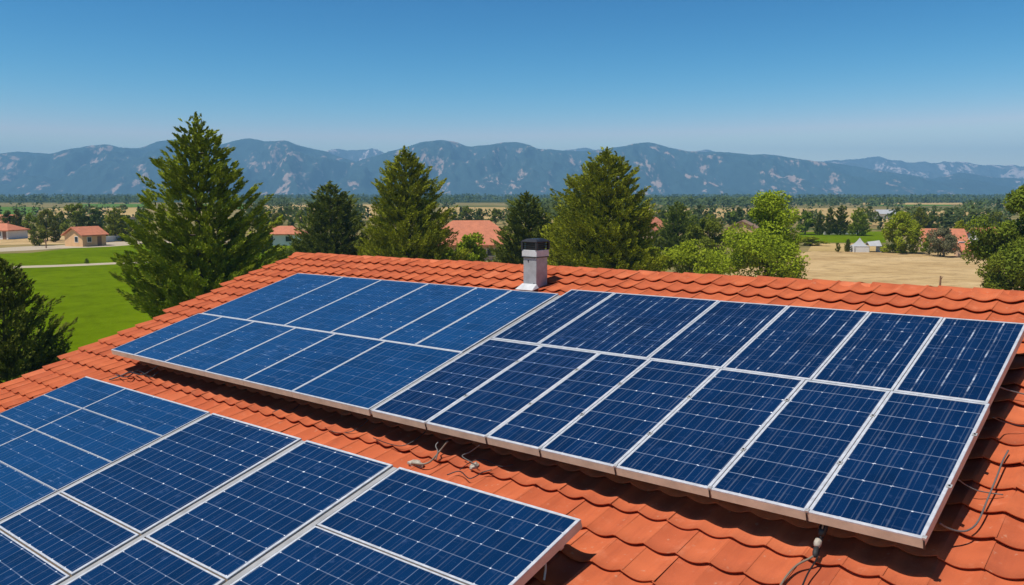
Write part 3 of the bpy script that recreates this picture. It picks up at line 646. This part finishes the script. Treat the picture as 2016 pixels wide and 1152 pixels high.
house('farmhouse', 'tiled house behind the grey green bush, left of the pair', 1850, 494, 7.4, 9.0, 1.6, 2.6, math.radians(-12), M['wall_peach'], M['clay_far'], 'gable', [('r', 0, 1, 1.2, 1.1), ('f', 2.6, .9, 1, 1.1)], -1.0)
house('farmhouse', 'tiled house with white gable, right of the pair', 1934, 493, 6.5, 6.5, 2.0, 2.4, math.radians(32), M['wall_white'], M['clay_far'], 'gable', [('f', 0, 1, 1.1, 1.1), ('l', 0, 1.1, 1, 1.1)])
house('shed', 'small low shed with orange roof on the edge of the bare field', 1908, 505, 3.8, 3.4, 1.1, .8, math.radians(-6), M['wall_peach'], M['clay_far'], 'gable', [('f', .8, .4, .6, .5)], cat='shed', ov=.3)
house('barn', 'small pale barn on the dry field above the round light green tree', 1742, 432, 9, 6, 2.6, 1.6, math.radians(10), M['wall_white'], M['roof_grey'], 'gable', [('f', 0, .8, 1.4, 1.2)], cat='barn')
# white tent: peaked part beside a longer ridge part
root = empty('tent', gp(1703, 496), math.radians(-6)); tag(root, 'white tent with one peaked top beside the round light green tree', 'tent')
mb = MB()
def pyr(x0, x1, y0, y1, z, zt, cx_=None):
    cx_ = (x0 + x1) / 2 if cx_ is None else cx_; cy_ = (y0 + y1) / 2; n = 6; rings = []
    for k in range(n):
        s = k / (n - 1); q = (1 - s) ** 1.0; zz = z + (zt - z) * (s ** 1.7)
        rings.append([(cx_ + (a - cx_) * q + 0, cy_ + (b - cy_) * q, zz) for a, b in ((x0, y0), (x1, y0), (x1, y1), (x0, y1))])
    for a, b in zip(rings, rings[1:]):
        for i in range(4): mb.quad([a[i], a[(i + 1) % 4], b[(i + 1) % 4], b[i]])
pyr(-2.5, .3, -1.6, 1.6, 1.15, 2.75)
mb.hexa([(.31, -1.7, 1.2), (2.6, -1.7, 1.2), (2.6, 0, 2.2), (.31, 0, 1.9), (.31, -1.7, 1.26), (2.6, -1.7, 1.26), (2.6, 0, 2.26), (.31, 0, 1.96)])
mb.hexa([(.31, 0.01, 1.9), (2.6, .01, 2.2), (2.6, 1.7, 1.2), (.31, 1.7, 1.2), (.31, 0.01, 1.96), (2.6, .01, 2.26), (2.6, 1.7, 1.26), (.31, 1.7, 1.26)])
mb.build('canopy', M['roof_grey'], root)
for bx_ in ((-2.45, .25, -1.55, -1.5, 0, 1.15), (-2.5, -2.45, -1.5, 1.55, 0, 1.15), (2.5, 2.56, -1.6, 1.6, 0, 1.2)):
    mb = MB(); mb.box(*bx_); mb.build('side_wall', M['wall_white'], root)
for x in (-2.48, .28, 2.56):
    for y in (-1.66, 1.6):
        mb = MB(); mb.tube([(x, y, 0), (x, y, 1.2)], .045, 6); mb.build('pole', M['alu_grey'], root)
# low walls, posts
def lowwall(name, label, px0, px1, h, t, mat, cat='wall'):
    a, b = gp(*px0), gp(*px1); d = nrm(b - a); q = np.array([-d[1], d[0], 0]) * t / 2; mb = MB()
    mb.hexa([a - q, b - q, b + q, a + q] + [p + np.array([0, 0, h]) for p in (a - q, b - q, b + q, a + q)]); return tag(mb.build(name, mat), label, cat)
lowwall('garden_wall', 'low white wall along the back of the far lawn', (1622, 462), (1690, 461), .9, .25, M['wall_white'])
lowwall('garden_wall', 'low pale wall behind the road, right of the tan cottage', (206, 477), (238, 474), 1.3, .3, M['wall_white'])
lowwall('garden_wall', 'pale wall on the dry field left of the tallest spruce', (238, 440), (292, 437), 2.4, .5, M['wall_peach'])
mb = MB(); p = gp(1850, 569); mb.tube([p, p + np.array([.03, 0, .9]), p + np.array([.02, 0, 1.55])], [.13, .11, .09], 7); mb.tube([p + np.array([0, 0, 1.0]), p + np.array([.32, 0, 1.5])], [.06, .03], 5)
tag(mb.build('fence_post', M['wood']), 'short weathered wooden post standing in the bare sandy field', 'post')
mb = MB(); p = gp(91, 489); mb.tube([p, p + np.array([0, 0, 1.4])], .12, 7); mb.box(p[0] - .3, p[0] + .3, p[1] - .15, p[1] + .15, 1.4, 1.8)
tag(mb.build('post_box', M['wood']), 'dark post with a box on top at the roadside', 'post')
# ------------------------------------------------------------------ the near house
VR = 5.76; VE = -6.4; UR = 6.2
def rake(v): return -13.80 - (v + 1.15) * .155
hroot = empty('tiled_house', (rp(-4, -1)[0], rp(-4, -1)[1], 0)); tag(hroot, 'near house under a broad orange clay tile roof with solar arrays', 'house')
INV = Matrix.Translation(-Vector(hroot.location))
def hpart(mb_or_me, name, mats, smooth=False, parent=None, bevel=0.0):
    if isinstance(mb_or_me, MB): o = mb_or_me.build(name, mats, None, smooth, bevel)
    else: o = link(name, mb_or_me)
    o.parent = parent or hroot
    o.matrix_parent_inverse = (INV if parent is None else Matrix.Identity(4)); return o
def tile_field(fr, vmin, vmax, ul, ur, seed, voff=-.44, per=.282, course=.363, nu=15):
    rng = np.random.default_rng(seed); Vs = []; Fs = []; Ts = []; base = 0
    t = np.linspace(0, 1.05, nu)
    prof = .037 * (1 - np.abs(np.sin(np.pi * t)) ** 1.1)                       # broad pan, narrow roll
    prof = prof + np.linspace(-.0012, .0022, nu)
    k0 = int(math.floor((vmin - voff) / course))
    while True:
        v0 = voff + k0 * course
        if v0 > vmax - .08: break
        v1 = min(v0 + course + .07, vmax + .02); cj = rng.normal() * .004
        shift = (k0 % 2) * .012 + rng.normal() * .006
        u = ul((v0 + v1) / 2); i0 = math.floor(u / per)
        i = i0
        while i * per + shift < ur:
            ua = i * per + shift; ju = rng.normal(size=4) * .0025; jv = rng.normal() * .006 + cj; jh = rng.normal() * .0035; rot = rng.normal() * .005
            th = .014
            if ua + per * .35 >= u:
                rows = []
                for (s, hh) in ((0, 0.0), (.5, 0), (1, 0)):
                    vv = v0 + jv + (v1 - v0) * s
                    lift = .043 * (1 - s) + jh * (1 - s)
                    uu = ua + per * t + ju[0] + rot * (vv - v0)
                    dip = -.006 * np.sin(np.pi * t) if s == 0 else 0
                    rows.append((uu, np.full(nu, vv) + dip, prof + lift + .006))
                lip = (rows[0][0], rows[0][1] + .004, rows[0][2] - th)
                R_ = [lip] + rows
                if True:
                    inn = (rows[0][0], rows[0][1] + .06, rows[0][2] - th - .004); R_ = [inn] + R_
                A = np.stack([np.stack(q, 1) for q in R_])                 # rows, nu, 3
                nr = A.shape[0]; W_ = fr(A.reshape(-1, 3)); Vs.append(W_); idx = np.arange(nr * nu).reshape(nr, nu) + base
                Fs.append(np.stack([idx[:-1, :-1], idx[:-1, 1:], idx[1:, 1:], idx[1:, :-1]], -1).reshape(-1, 4)); base += nr * nu
                Ts.append(np.full(nr * nu, np.clip(.5 + rng.normal() * .17, 0, 1)))
            i += 1
        k0 += 1
    return np.concatenate(Vs), np.concatenate(Fs), np.concatenate(Ts)
def fr_front(A): return OO + A[:, :1] * UD + A[:, 1:2] * VD + (A[:, 2:] - HR - .03) * ND
UH = nrm(np.array([UD[0], UD[1], 0])); VH = nrm(np.array([VD[0], VD[1], 0]))
# mirrored frame for the back slope
VD2 = nrm(np.array([-VD[0], -VD[1], VD[2]])); VD2 = nrm(VD2 - UD * (UD @ VD2)); ND2 = np.cross(VD2, UD); ND2 = ND2 if ND2[2] > 0 else -ND2
RO = rp(0, VR, -.03)
def fr_back(A): return RO + A[:, :1] * UD + (A[:, 1:2] - VR) * VD2 + A[:, 2:] * ND2
V, Fq, T = tile_field(fr_front, VE, VR, rake, UR, 1)
roof_me = npmesh('roof', V, Fq, [M['tile']], True, tint=T)
roof = hpart(roof_me, 'roof', None)
V, Fq, T = tile_field(fr_back, 1.2, VR, lambda v: rake(VR) + .1, UR, 2, nu=7)
o = hpart(npmesh('rear_roof', V, Fq, [M['tile']], True, tint=T), 'rear_roof', None)
# ridge caps
mb = MB(); V = []; rng = np.random.default_rng(9); Vs = []; Fs = []; Ts = []; base = 0; u = rake(VR) - .02
while u < UR:
    L = .40; n = 9; a = np.linspace(-1.25, 1.25, n); rr_ = .085; dz = rng.normal() * .006
    rows = []
    for (s, k, r_) in ((0, 0, rr_ - .018), (0, 0, rr_ + .012), (.5, 0, rr_ + .004), (1.06, 0, rr_ - .006)):
        P = RO + (u + L * s) * UD; up = np.array([0, 0, 1.])
        rows.append(np.stack([P + VH * (-math.sin(q) * r_ * 1.5) + up * (math.cos(q) * r_ - .045 + dz) for q in a]))
    A = np.stack(rows); nr = 4; Vs.append(A.reshape(-1, 3)); idx = np.arange(nr * n).reshape(nr, n) + base
    Fs.append(np.stack([idx[:-1, :-1], idx[:-1, 1:], idx[1:, 1:], idx[1:, :-1]], -1).reshape(-1, 4)); base += nr * n; Ts.append(np.full(nr * n, np.clip(.5 + rng.normal() * .2, 0, 1))); u += L
hpart(npmesh('ridge_cap', np.concatenate(Vs), np.concatenate(Fs), [M['tile']], True, tint=np.concatenate(Ts)), 'ridge_cap', None)
# deck below the tiles, barge board, walls
mb = MB()
mb.hexa([rp(rake(VE) + .08, VE + .1, -.14), rp(UR - .1, VE + .1, -.14), rp(UR - .1, VR, -.14), rp(rake(VR) + .1, VR, -.14), rp(rake(VE) + .08, VE + .1, -.05), rp(UR - .1, VE + .1, -.05), rp(UR - .1, VR, -.05), rp(rake(VR) + .1, VR, -.05)])
def bk(u, v, h): return RO + u * UD + (v - VR) * VD2 + (h + .03) * ND2
ub = rake(VR) + .15
mb.hexa([bk(ub, 1.3, -.14), bk(ub, VR, -.14), bk(UR - .1, VR, -.14), bk(UR - .1, 1.3, -.14), bk(ub, 1.3, -.05), bk(ub, VR, -.05), bk(UR - .1, VR, -.05), bk(UR - .1, 1.3, -.05)])
hpart(mb, 'roof_deck', M['wood'])
mb = MB(); mb.hexa([rp(rake(VE) + .02, VE, -.24), rp(rake(VE) + .07, VE, -.24), rp(rake(VR) + .07, VR, -.24), rp(rake(VR) + .02, VR, -.24), rp(rake(VE) + .02, VE, -.035), rp(rake(VE) + .07, VE, -.035), rp(rake(VR) + .07, VR, -.035), rp(rake(VR) + .02, VR, -.035)])
hpart(mb, 'barge_board', M['wood'])
mb = MB(); c = []
for (u, v) in ((rake(VE) + .9, VE + .7), (UR - .6, VE + .7), (UR - .6, VR), (rake(VR) + .9, VR)): c.append(rp(u, v, -.16))
c2 = [bk(UR - .6, 1.9, -.16), bk(rake(VR) + .9, 1.9, -.16)]
ring = [c[0], c[1], c[2], c2[0], c2[1], c[3]]
for a, b in zip(ring, ring[1:] + ring[:1]): mb.quad([(a[0], a[1], 0), (b[0], b[1], 0), tuple(b), tuple(a)])
hpart(mb, 'wall', M['stucco'])

# chimney flue on the roof
fl = empty('roof_flue', rp(-7.10, 4.80, 0)); fz = math.atan2(UH[1], UH[0]); fl.rotation_euler = (0, 0, fz)
tag(fl, 'square grey metal flue with black cowl standing near the ridge', 'chimney flue')
a, b = .135, .145
mb = MB(); mb.box(-a, a, -b, b, -.12, .495); mb.build('duct', M['duct'], fl, bevel=.006)
mb = MB(); mb.box(-a - .018, a + .018, -b - .018, b + .018, .498, .605); mb.build('collar', M['flash'], fl, bevel=.005)
mb = MB(); mb.box(-a - .024, a + .024, -b - .024, b + .024, .485, .497); mb.build('seam_band', M['cowl'], fl)
mb = MB(); mb.box(-a + .03, a - .03, -b + .03, b - .03, .606, .725)
for x in (-1, 1):
    for y in (-1, 1): mb.box(x * (a + .01) - .018, x * (a + .01) + .018, y * (b + .01) - .018, y * (b + .01) + .018, .606, .725)
for k in range(3):
    z = .63 + k * .032; mb.box(-a - .016, a + .016, -b - .016, b + .016, z, z + .009)
cw = mb.build('cowl', M['cowl'], fl)
mb = MB(); A = [(-a - .034, -b - .034), (a + .034, -b - .034), (a + .034, b + .034), (-a - .034, b + .034)]; q = .62
mb.hexa([(x, y, .728) for x, y in A] + [(x, y, .745) for x, y in A]); mb.hexa([(x * .98, y * .98, .7455) for x, y in A] + [(x * q, y * q, .782) for x, y in A])
mb.build('lid', M['cowl'], cw, bevel=.006)
mb = MB()
def fp(u, v, h): return rp(-7.10 + u, 4.80 + v, h) - np.array(fl.location)
def loc(p): c_, s_ = math.cos(-fz), math.sin(-fz); return (p[0] * c_ - p[1] * s_, p[0] * s_ + p[1] * c_, p[2])
mb.hexa([loc(fp(*q)) for q in ((-.18, -.30, .045), (.18, -.30, .045), (.18, -.12, .03), (-.18, -.12, .03), (-.18, -.30, .058), (.18, -.30, .058), (.145, -.13, .10), (-.145, -.13, .10))])
mb.build('flashing', M['flash'], fl, bevel=.006)
for x, z in ((.03, .06), (-.09, .43)):
    mb = MB(); mb.tube([(x + .06, -b - .010, z), (x + .06, -b + .01, z)], .012, 8); mb.build('screw', M['cowl'], fl)
# small black half round vent by the array corner
mb = MB(); P = []
for k in range(9):
    t = math.pi * k / 8; P.append((math.cos(t), math.sin(t)))
for (y0, y1, s0, s1) in ((0, .10, .10, .095), (.10, .16, .095, .06)):
    for p, q in zip(P, P[1:]):
        mb.quad([rp(-5.93 + p[0] * s0, 3.62 + y0, .03 + p[1] * s0 * 1.5), rp(-5.93 + q[0] * s0, 3.62 + y0, .03 + q[1] * s0 * 1.5), rp(-5.93 + q[0] * s1, 3.62 + y1, .03 + q[1] * s1 * 1.5), rp(-5.93 + p[0] * s1, 3.62 + y1, .03 + p[1] * s1 * 1.5)])
mb.quad([rp(-5.93 + p[0] * .1, 3.62, .03 + p[1] * .15) for p in P])
tag(mb.build('vent_hood', M['cowl'], None, True), 'small black rounded vent hood by the inner corner of the far array', 'vent')
mb = MB(); mb.tube([rp(-5.78, 3.72, .02), rp(-5.78, 3.72, .20), rp(-5.765, 3.70, .26)], [.05, .045, .035], 10)
tag(mb.build('pipe_stub', M['mortar'], None, True), 'short beige pipe stub beside the small black vent hood', 'pipe')

# ------------------------------------------------------------------ solar panels
FT = .082                                                    # frame depth
def panel(u0, u1, v0, v1, fw, glass, label, group, clamp=False, jit=0.0, inset=.0025):
    rnd = random.Random(label); u0 += inset; u1 -= inset; v0 += inset; v1 -= inset
    du = u1 - u0; dv = v1 - v0
    root = empty('solar_panel', (0, 0, 0)); tag(root, label, 'solar panel', group)
    root.matrix_world = Matrix(((UD[0], VD[0], ND[0], 0), (UD[1], VD[1], ND[1], 0), (UD[2], VD[2], ND[2], 0), (0, 0, 0, 1)))
    loc_ = rp(u0, v0, HR + rnd.uniform(-1, 1) * jit); root.location = loc_; e = root.rotation_euler
    e.rotate_axis('X', rnd.uniform(-1, 1) * jit * .25); e.rotate_axis('Y', rnd.uniform(-1, 1) * jit * .3)
    mb = MB(); o = [(0, 0), (du, 0), (du, dv), (0, dv)]; fx, fb, ft_ = fw if isinstance(fw, tuple) else (fw, fw, fw); i = [(fx, fb), (du - fx, fb), (du - fx, dv - ft_), (fx, dv - ft_)]
    ch = .003; oc = [(ch, ch), (du - ch, ch), (du - ch, dv - ch), (ch, dv - ch)]
    for k in range(4):
        j = (k + 1) % 4
        mb.quad([(*oc[k], 0), (*oc[j], 0), (*i[j], 0), (*i[k], 0)])
        mb.quad([(*o[k], -ch), (*o[j], -ch), (*oc[j], 0), (*oc[k], 0)])
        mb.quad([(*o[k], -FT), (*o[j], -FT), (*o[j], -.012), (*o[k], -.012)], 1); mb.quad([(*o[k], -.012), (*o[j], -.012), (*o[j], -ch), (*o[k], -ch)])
        mb.quad([(*i[k], 0), (*i[j], 0), (*i[j], -.008), (*i[k], -.008)])
        mb.quad([(*o[j], -FT), (*o[k], -FT), (*i[k], -FT), (*i[j], -FT)])
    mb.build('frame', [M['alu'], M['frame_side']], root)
    g = npmesh('glass', [(*p, -.004) for p in i], [[0, 1, 2, 3]], [glass], uv=[(p[0] - fx, p[1] - fb) for p in i]); link('glass', g, root)
    mb = MB(); mb.quad([(*p, -.03) for p in i[::-1]]); mb.build('backsheet', M['back'], root)
    if clamp:
        mb = MB(); mb.box(du - .012, du + .018, -.003, .030, -.010, .007); mb.box(du - .003, du + .009, -.009, -.001, -FT - .004, -.014, 1); mb.build('clamp', [M['alu_grey'], M['cable_black']], root, bevel=.002)  # black front strip paints in the dark gap at the panel joint
        for f_ in (.3 + rnd.uniform(-.06, .06), .72 + rnd.uniform(-.06, .06)):
            mb = MB(); mb.box(du - .016, du + .020, dv * f_ - .022, dv * f_ + .022, .0005, .0065); mb.box(du - .004, du + .009, dv * f_ - .007, dv * f_ + .007, .0068, .013, 1); mb.build('clamp', [M['alu_grey'], M['cable_black']], root)
    return root
ORD = ['first', 'second', 'third', 'fourth', 'fifth', 'sixth', 'seventh', 'eighth']
lb = [-9.2, -8.62, -7.9, -7.05, -6.32, -5.5, -4.395]; lt = [-9.15, -8.10, -7.31, -6.43, -5.61, -5.07, -4.41]
for i in range(6):
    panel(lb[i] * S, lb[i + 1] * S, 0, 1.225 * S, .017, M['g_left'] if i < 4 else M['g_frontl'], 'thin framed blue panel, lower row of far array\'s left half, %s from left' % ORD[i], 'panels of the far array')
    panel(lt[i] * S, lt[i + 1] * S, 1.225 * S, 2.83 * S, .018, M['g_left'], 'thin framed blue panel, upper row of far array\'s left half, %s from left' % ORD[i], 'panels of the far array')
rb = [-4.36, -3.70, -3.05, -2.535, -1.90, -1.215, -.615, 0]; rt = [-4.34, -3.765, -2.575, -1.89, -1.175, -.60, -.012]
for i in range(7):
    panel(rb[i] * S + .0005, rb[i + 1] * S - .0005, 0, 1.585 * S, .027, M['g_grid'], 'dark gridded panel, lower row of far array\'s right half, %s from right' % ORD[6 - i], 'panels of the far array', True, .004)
for i in range(6):
    lab = 'double width streaky panel in the upper row of the far array, right of the flue' if i == 1 else 'streaky panel, upper row of far array\'s right half, %s from right' % ORD[5 - i]
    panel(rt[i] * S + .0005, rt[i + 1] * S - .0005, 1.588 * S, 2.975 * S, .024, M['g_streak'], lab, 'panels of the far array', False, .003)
ft = -.585
rows = [-.585, -1.065, -1.535, -2.0, -2.47, -2.94]
for r_ in range(5):
    for cidx, (a, b) in enumerate(((-8.58, -7.60), (-7.60, -5.97))):
        if cidx == 0 and r_ > 2: continue
        panel(a * S, b * S, rows[r_ + 1] * S, rows[r_] * S, (.010, .006, .024 if r_ == 0 else .006), M['g_frontl'], '%s thin framed panel at left end of front array, %s from top edge' % (('narrow', 'wide')[cidx], ORD[r_]), 'panels of the front array')
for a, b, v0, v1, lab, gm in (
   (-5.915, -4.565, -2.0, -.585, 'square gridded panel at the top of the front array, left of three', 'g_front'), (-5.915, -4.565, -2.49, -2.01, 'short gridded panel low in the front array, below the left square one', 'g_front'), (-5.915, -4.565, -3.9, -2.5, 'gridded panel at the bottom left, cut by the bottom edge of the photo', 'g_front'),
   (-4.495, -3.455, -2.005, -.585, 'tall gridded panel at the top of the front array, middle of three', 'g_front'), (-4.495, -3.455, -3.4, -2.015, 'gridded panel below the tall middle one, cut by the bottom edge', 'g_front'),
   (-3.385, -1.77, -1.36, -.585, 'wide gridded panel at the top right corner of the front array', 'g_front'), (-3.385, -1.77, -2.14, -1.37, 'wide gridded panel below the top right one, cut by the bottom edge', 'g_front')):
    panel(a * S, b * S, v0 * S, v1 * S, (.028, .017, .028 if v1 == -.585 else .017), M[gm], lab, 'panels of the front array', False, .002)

# mounting rails with feet
def rail(u0, u1, v0, v1, label, group, feet=True, h1=None, w=.045):
    h1 = HR - FT - .004 if h1 is None else h1
    root = empty('mounting_rail', rp(u0, v0, h1)); tag(root, label, 'mounting rail', group); T_ = Matrix.Translation(-Vector(root.location))
    mb = MB(); d = w / 2
    if abs(u1 - u0) > abs(v1 - v0): mb.rbox(u0, u1, v0 - d, v0 + d, h1 - .05, h1)
    else: mb.rbox(u0 - d, u0 + d, v0, v1, h1 - .05, h1)
    o = mb.build('rail', M['alu_grey'], root); o.matrix_parent_inverse = T_
    if feet:
        L = max(abs(u1 - u0), abs(v1 - v0)); n = max(2, int(L / 1.4))
        for k in range(n):
            t = (k + .5) / n; u = u0 + (u1 - u0) * t; v = v0 + (v1 - v0) * t; m2 = MB()
            m2.rbox(u - .02, u + .02, v - .02, v + .02, .02, h1 - .053); m2.rbox(u - .05, u + .05, v - .06, v + .06, .028, .036)
            f = m2.build('foot', M['alu_grey'], root); f.matrix_parent_inverse = T_
rail(-9.1 * S, -.03 * S, .55, .55, 'grey aluminium rail under the lower row of the far array', 'rails under the arrays')
rail(-9.1 * S, -.03 * S, 3.2, 3.2, 'grey aluminium rail under the upper row of the far array', 'rails under the arrays')
rail(-8.5 * S, -1.8 * S, -1.0, -1.0, 'grey aluminium rail across under the top of the front array', 'rails under the arrays')
for u, lab, ve_ in ((-5.943, 'left', -3.88), (-4.53, 'middle', -3.85), (-3.42, 'right', -3.38)):
    rail(u * S, u * S, ve_ * S, -.60 * S, 'grey channel between front array panels running up the slope, the %s one' % lab, 'channels between front panels', False, HR - .012, .06)
rail(-4.378 * S, -4.378 * S, .02, 2.80 * S, 'grey channel running up the slope between the two halves of the far array', None, False, HR - .012, .05)

# ------------------------------------------------------------------ cables and small roof things
def hit(x, y, h):
    r = ray(x, y); r = r / np.linalg.norm(r); P0 = rp(0, 0, h); t = ((P0 - EYE) @ ND) / (r @ ND); return EYE + r * t
def cable(px, r, mat, label, name='cable'):
    """px: picture column, row and height above the tiles"""
    mb = MB(); mb.tube(catmull([hit(*p) for p in px], 8), r * .8, 7); return tag(mb.build(name, mat, None, True), label, 'cable')
cable([(1886, 944, .26), (1902, 955, .16), (1922, 965, .10), (1945, 970, .06), (1975, 974, .045)], .006, M['cable_grey'], 'thin grey cable crossing the long grey loop right of the far array')
cable([(1850, 1030, .26), (1866, 1040, .18), (1888, 1046, .12), (1908, 1043, .09), (1926, 1026, .075), (1944, 984, .07), (1962, 940, .065), (1974, 908, .06), (1985, 887, .05)], .009, M['cable_grey'], 'grey cable loop leaving the lower right corner of the far array')
cable([(1968, 762, .26), (1985, 768, .16), (2016, 776, .10), (2080, 790, .07)], .008, M['cable_grey'], 'thin grey cable leaving the top right of the far array')
cable([(1955, 822, .26), (1975, 830, .14), (2010, 838, .08), (2080, 842, .07)], .006, M['cable_black'], 'thin black cable on the tiles right of the far array')
cable([(1622, 1028, .24), (1614, 1062, .13), (1604, 1092, .085), (1570, 1112, .075), (1548, 1135, .075), (1530, 1165, .075)], .010, M['cable_beige'], 'beige cable running down the tiles from the plug under the far array')
cable([(1626, 1035, .22), (1616, 1070, .10), (1608, 1100, .075), (1590, 1130, .07), (1575, 1165, .07)], .008, M['cable_black'], 'black cable beside the beige one below the plug')
root = empty('cable_plug', hit(1616, 1050, .14)); tag(root, 'black cable plug with grey ring hanging below the far array', 'plug'); T_ = Matrix.Translation(-Vector(root.location))
for nm, pts, rad, mt in (('plug_body', [(1624, 1030, .20), (1616, 1056, .15)], .034, 'cable_black'), ('plug_ring', [(1612, 1062, .135), (1608, 1076, .11)], .030, 'mortar'), ('plug_tail', [(1607, 1079, .105), (1604, 1096, .08)], .022, 'rubber')):
    mb = MB(); P = [hit(*p) for p in pts]; mb.tube([P[0], (P[0] + P[1]) / 2, P[1]], [rad * .8, rad, rad * .75], 10); o = mb.build(nm, M[mt], root, True); o.matrix_parent_inverse = T_
cable([(882, 868, .20), (866, 888, .10), (848, 908, .075), (832, 914, .07), (810, 912, .07)], .012, M['cable_beige'], 'beige cable stub in the gap between the arrays, left of two')
cable([(863, 870, .16), (858, 878, .14), (862, 890, .10), (858, 905, .08)], .009, M['cable_grey'], 'hooked grey wire in the gap beside the beige cable stub')
cable([(945, 876, .24), (925, 890, .12), (910, 898, .075), (928, 910, .07), (940, 918, .07)], .007, M['cable_grey'], 'thin grey wire in the gap below the fourth lower panel')
cable([(735, 862, .07), (760, 872, .08), (790, 878, .07), (815, 868, .09), (838, 850, .12)], .006, M['cable_black'], 'drawn dark crack and shadow line across the tiles in the middle of the gap')  # thin black tube drawn for dark cracks and shadow lines on the tiles
cable([(880, 935, .07), (905, 928, .08), (925, 942, .07), (950, 930, .075), (968, 925, .08)], .007, M['cable_black'], 'drawn squiggly crack and shadow line at the front array edge below the grey wire')  # another black tube in place of cracks and shadow on the tiles
cable([(640, 842, .03), (662, 852, .04), (690, 850, .05), (712, 838, .07), (726, 826, .12)], .006, M['cable_black'], 'thin drawn seam shadow low in the gap, left of the middle dark line')  # added black tube: shade along the tile seams made as a shape
cable([(905, 925, .03), (930, 908, .045), (955, 905, .05), (985, 918, .05), (1010, 915, .06)], .006, M['cable_black'], 'drawn dark seam shadow in the gap right of the mortar lumps')  # added black tube for dark tile seams, no real wire
cable([(536, 812, .03), (552, 806, .04), (574, 808, .05), (590, 796, .08)], .006, M['cable_black'], 'short drawn seam shadow at the left part of the gap')  # added black tube for seam shadow at this end
cable([(215, 748, .06), (238, 740, .07), (256, 733, .09), (280, 738, .09), (300, 728, .14), (316, 718, .22)], .014, M['cable_black'], 'thick black cable bundle under the left corner of the far array')
cable([(228, 738, .07), (250, 742, .10), (272, 730, .08), (296, 742, .07), (312, 732, .12)], .011, M['cable_black'], 'tangled black cable over the bundle at the left corner')
cable([(1072, 1098, .24), (1074, 1118, .12), (1071, 1142, .04)], .012, M['flash'], 'short white strap hanging below the right edge of the front array', 'strap')
rnd = random.Random(3)
def lump(px, s, label):
    c = hit(*px); mb = MB(); n, m = 7, 10; ring = []
    for i in range(n):
        ph = math.pi * i / (n - 1); row = []
        for j in range(m):
            th = 2 * math.pi * j / m; k = 1 + rnd.uniform(-.22, .22); row.append(c + UD * s[0] * k * math.sin(ph) * math.cos(th) + VD * s[1] * k * math.sin(ph) * math.sin(th) + ND * s[2] * k * math.cos(ph))
        ring.append(row)
    for i in range(n - 1):
        for j in range(m): mb.quad([ring[i][j], ring[i][(j + 1) % m], ring[i + 1][(j + 1) % m], ring[i + 1][j]])
    return tag(mb.build('mortar_lump', M['mortar'], None, True), label, 'mortar lump', 'mortar crumbs on the tiles')
lump((818, 913, .035), (.10, .05, .035), 'largest grey mortar lump in the gap between the arrays')
lump((934, 918, .035), (.035, .06, .03), 'grey mortar lump at the end of the thin grey wire')

# ------------------------------------------------------------------ air
t = bpy.data.materials.new('haze_air'); t.use_nodes = True; nt = t.node_tree; nt.nodes.clear()
ov_ = nt.nodes.new('ShaderNodeOutputMaterial'); pv = nt.nodes.new('ShaderNodeVolumePrincipled')
pv.inputs['Color'].default_value = (.32, .67, 1.0, 1); pv.inputs['Density'].default_value = 1.62e-4; pv.inputs['Anisotropy'].default_value = 0.0
nt.links.new(pv.outputs[0], ov_.inputs['Volume'])
mb = MB(); mb.box(-12500, 12500, -600, 10500, -3, 580); hz = mb.build('haze', t); tag(hz, kind='stuff'); hz['label'] = 'thin blue haze over the plain and the mountains'
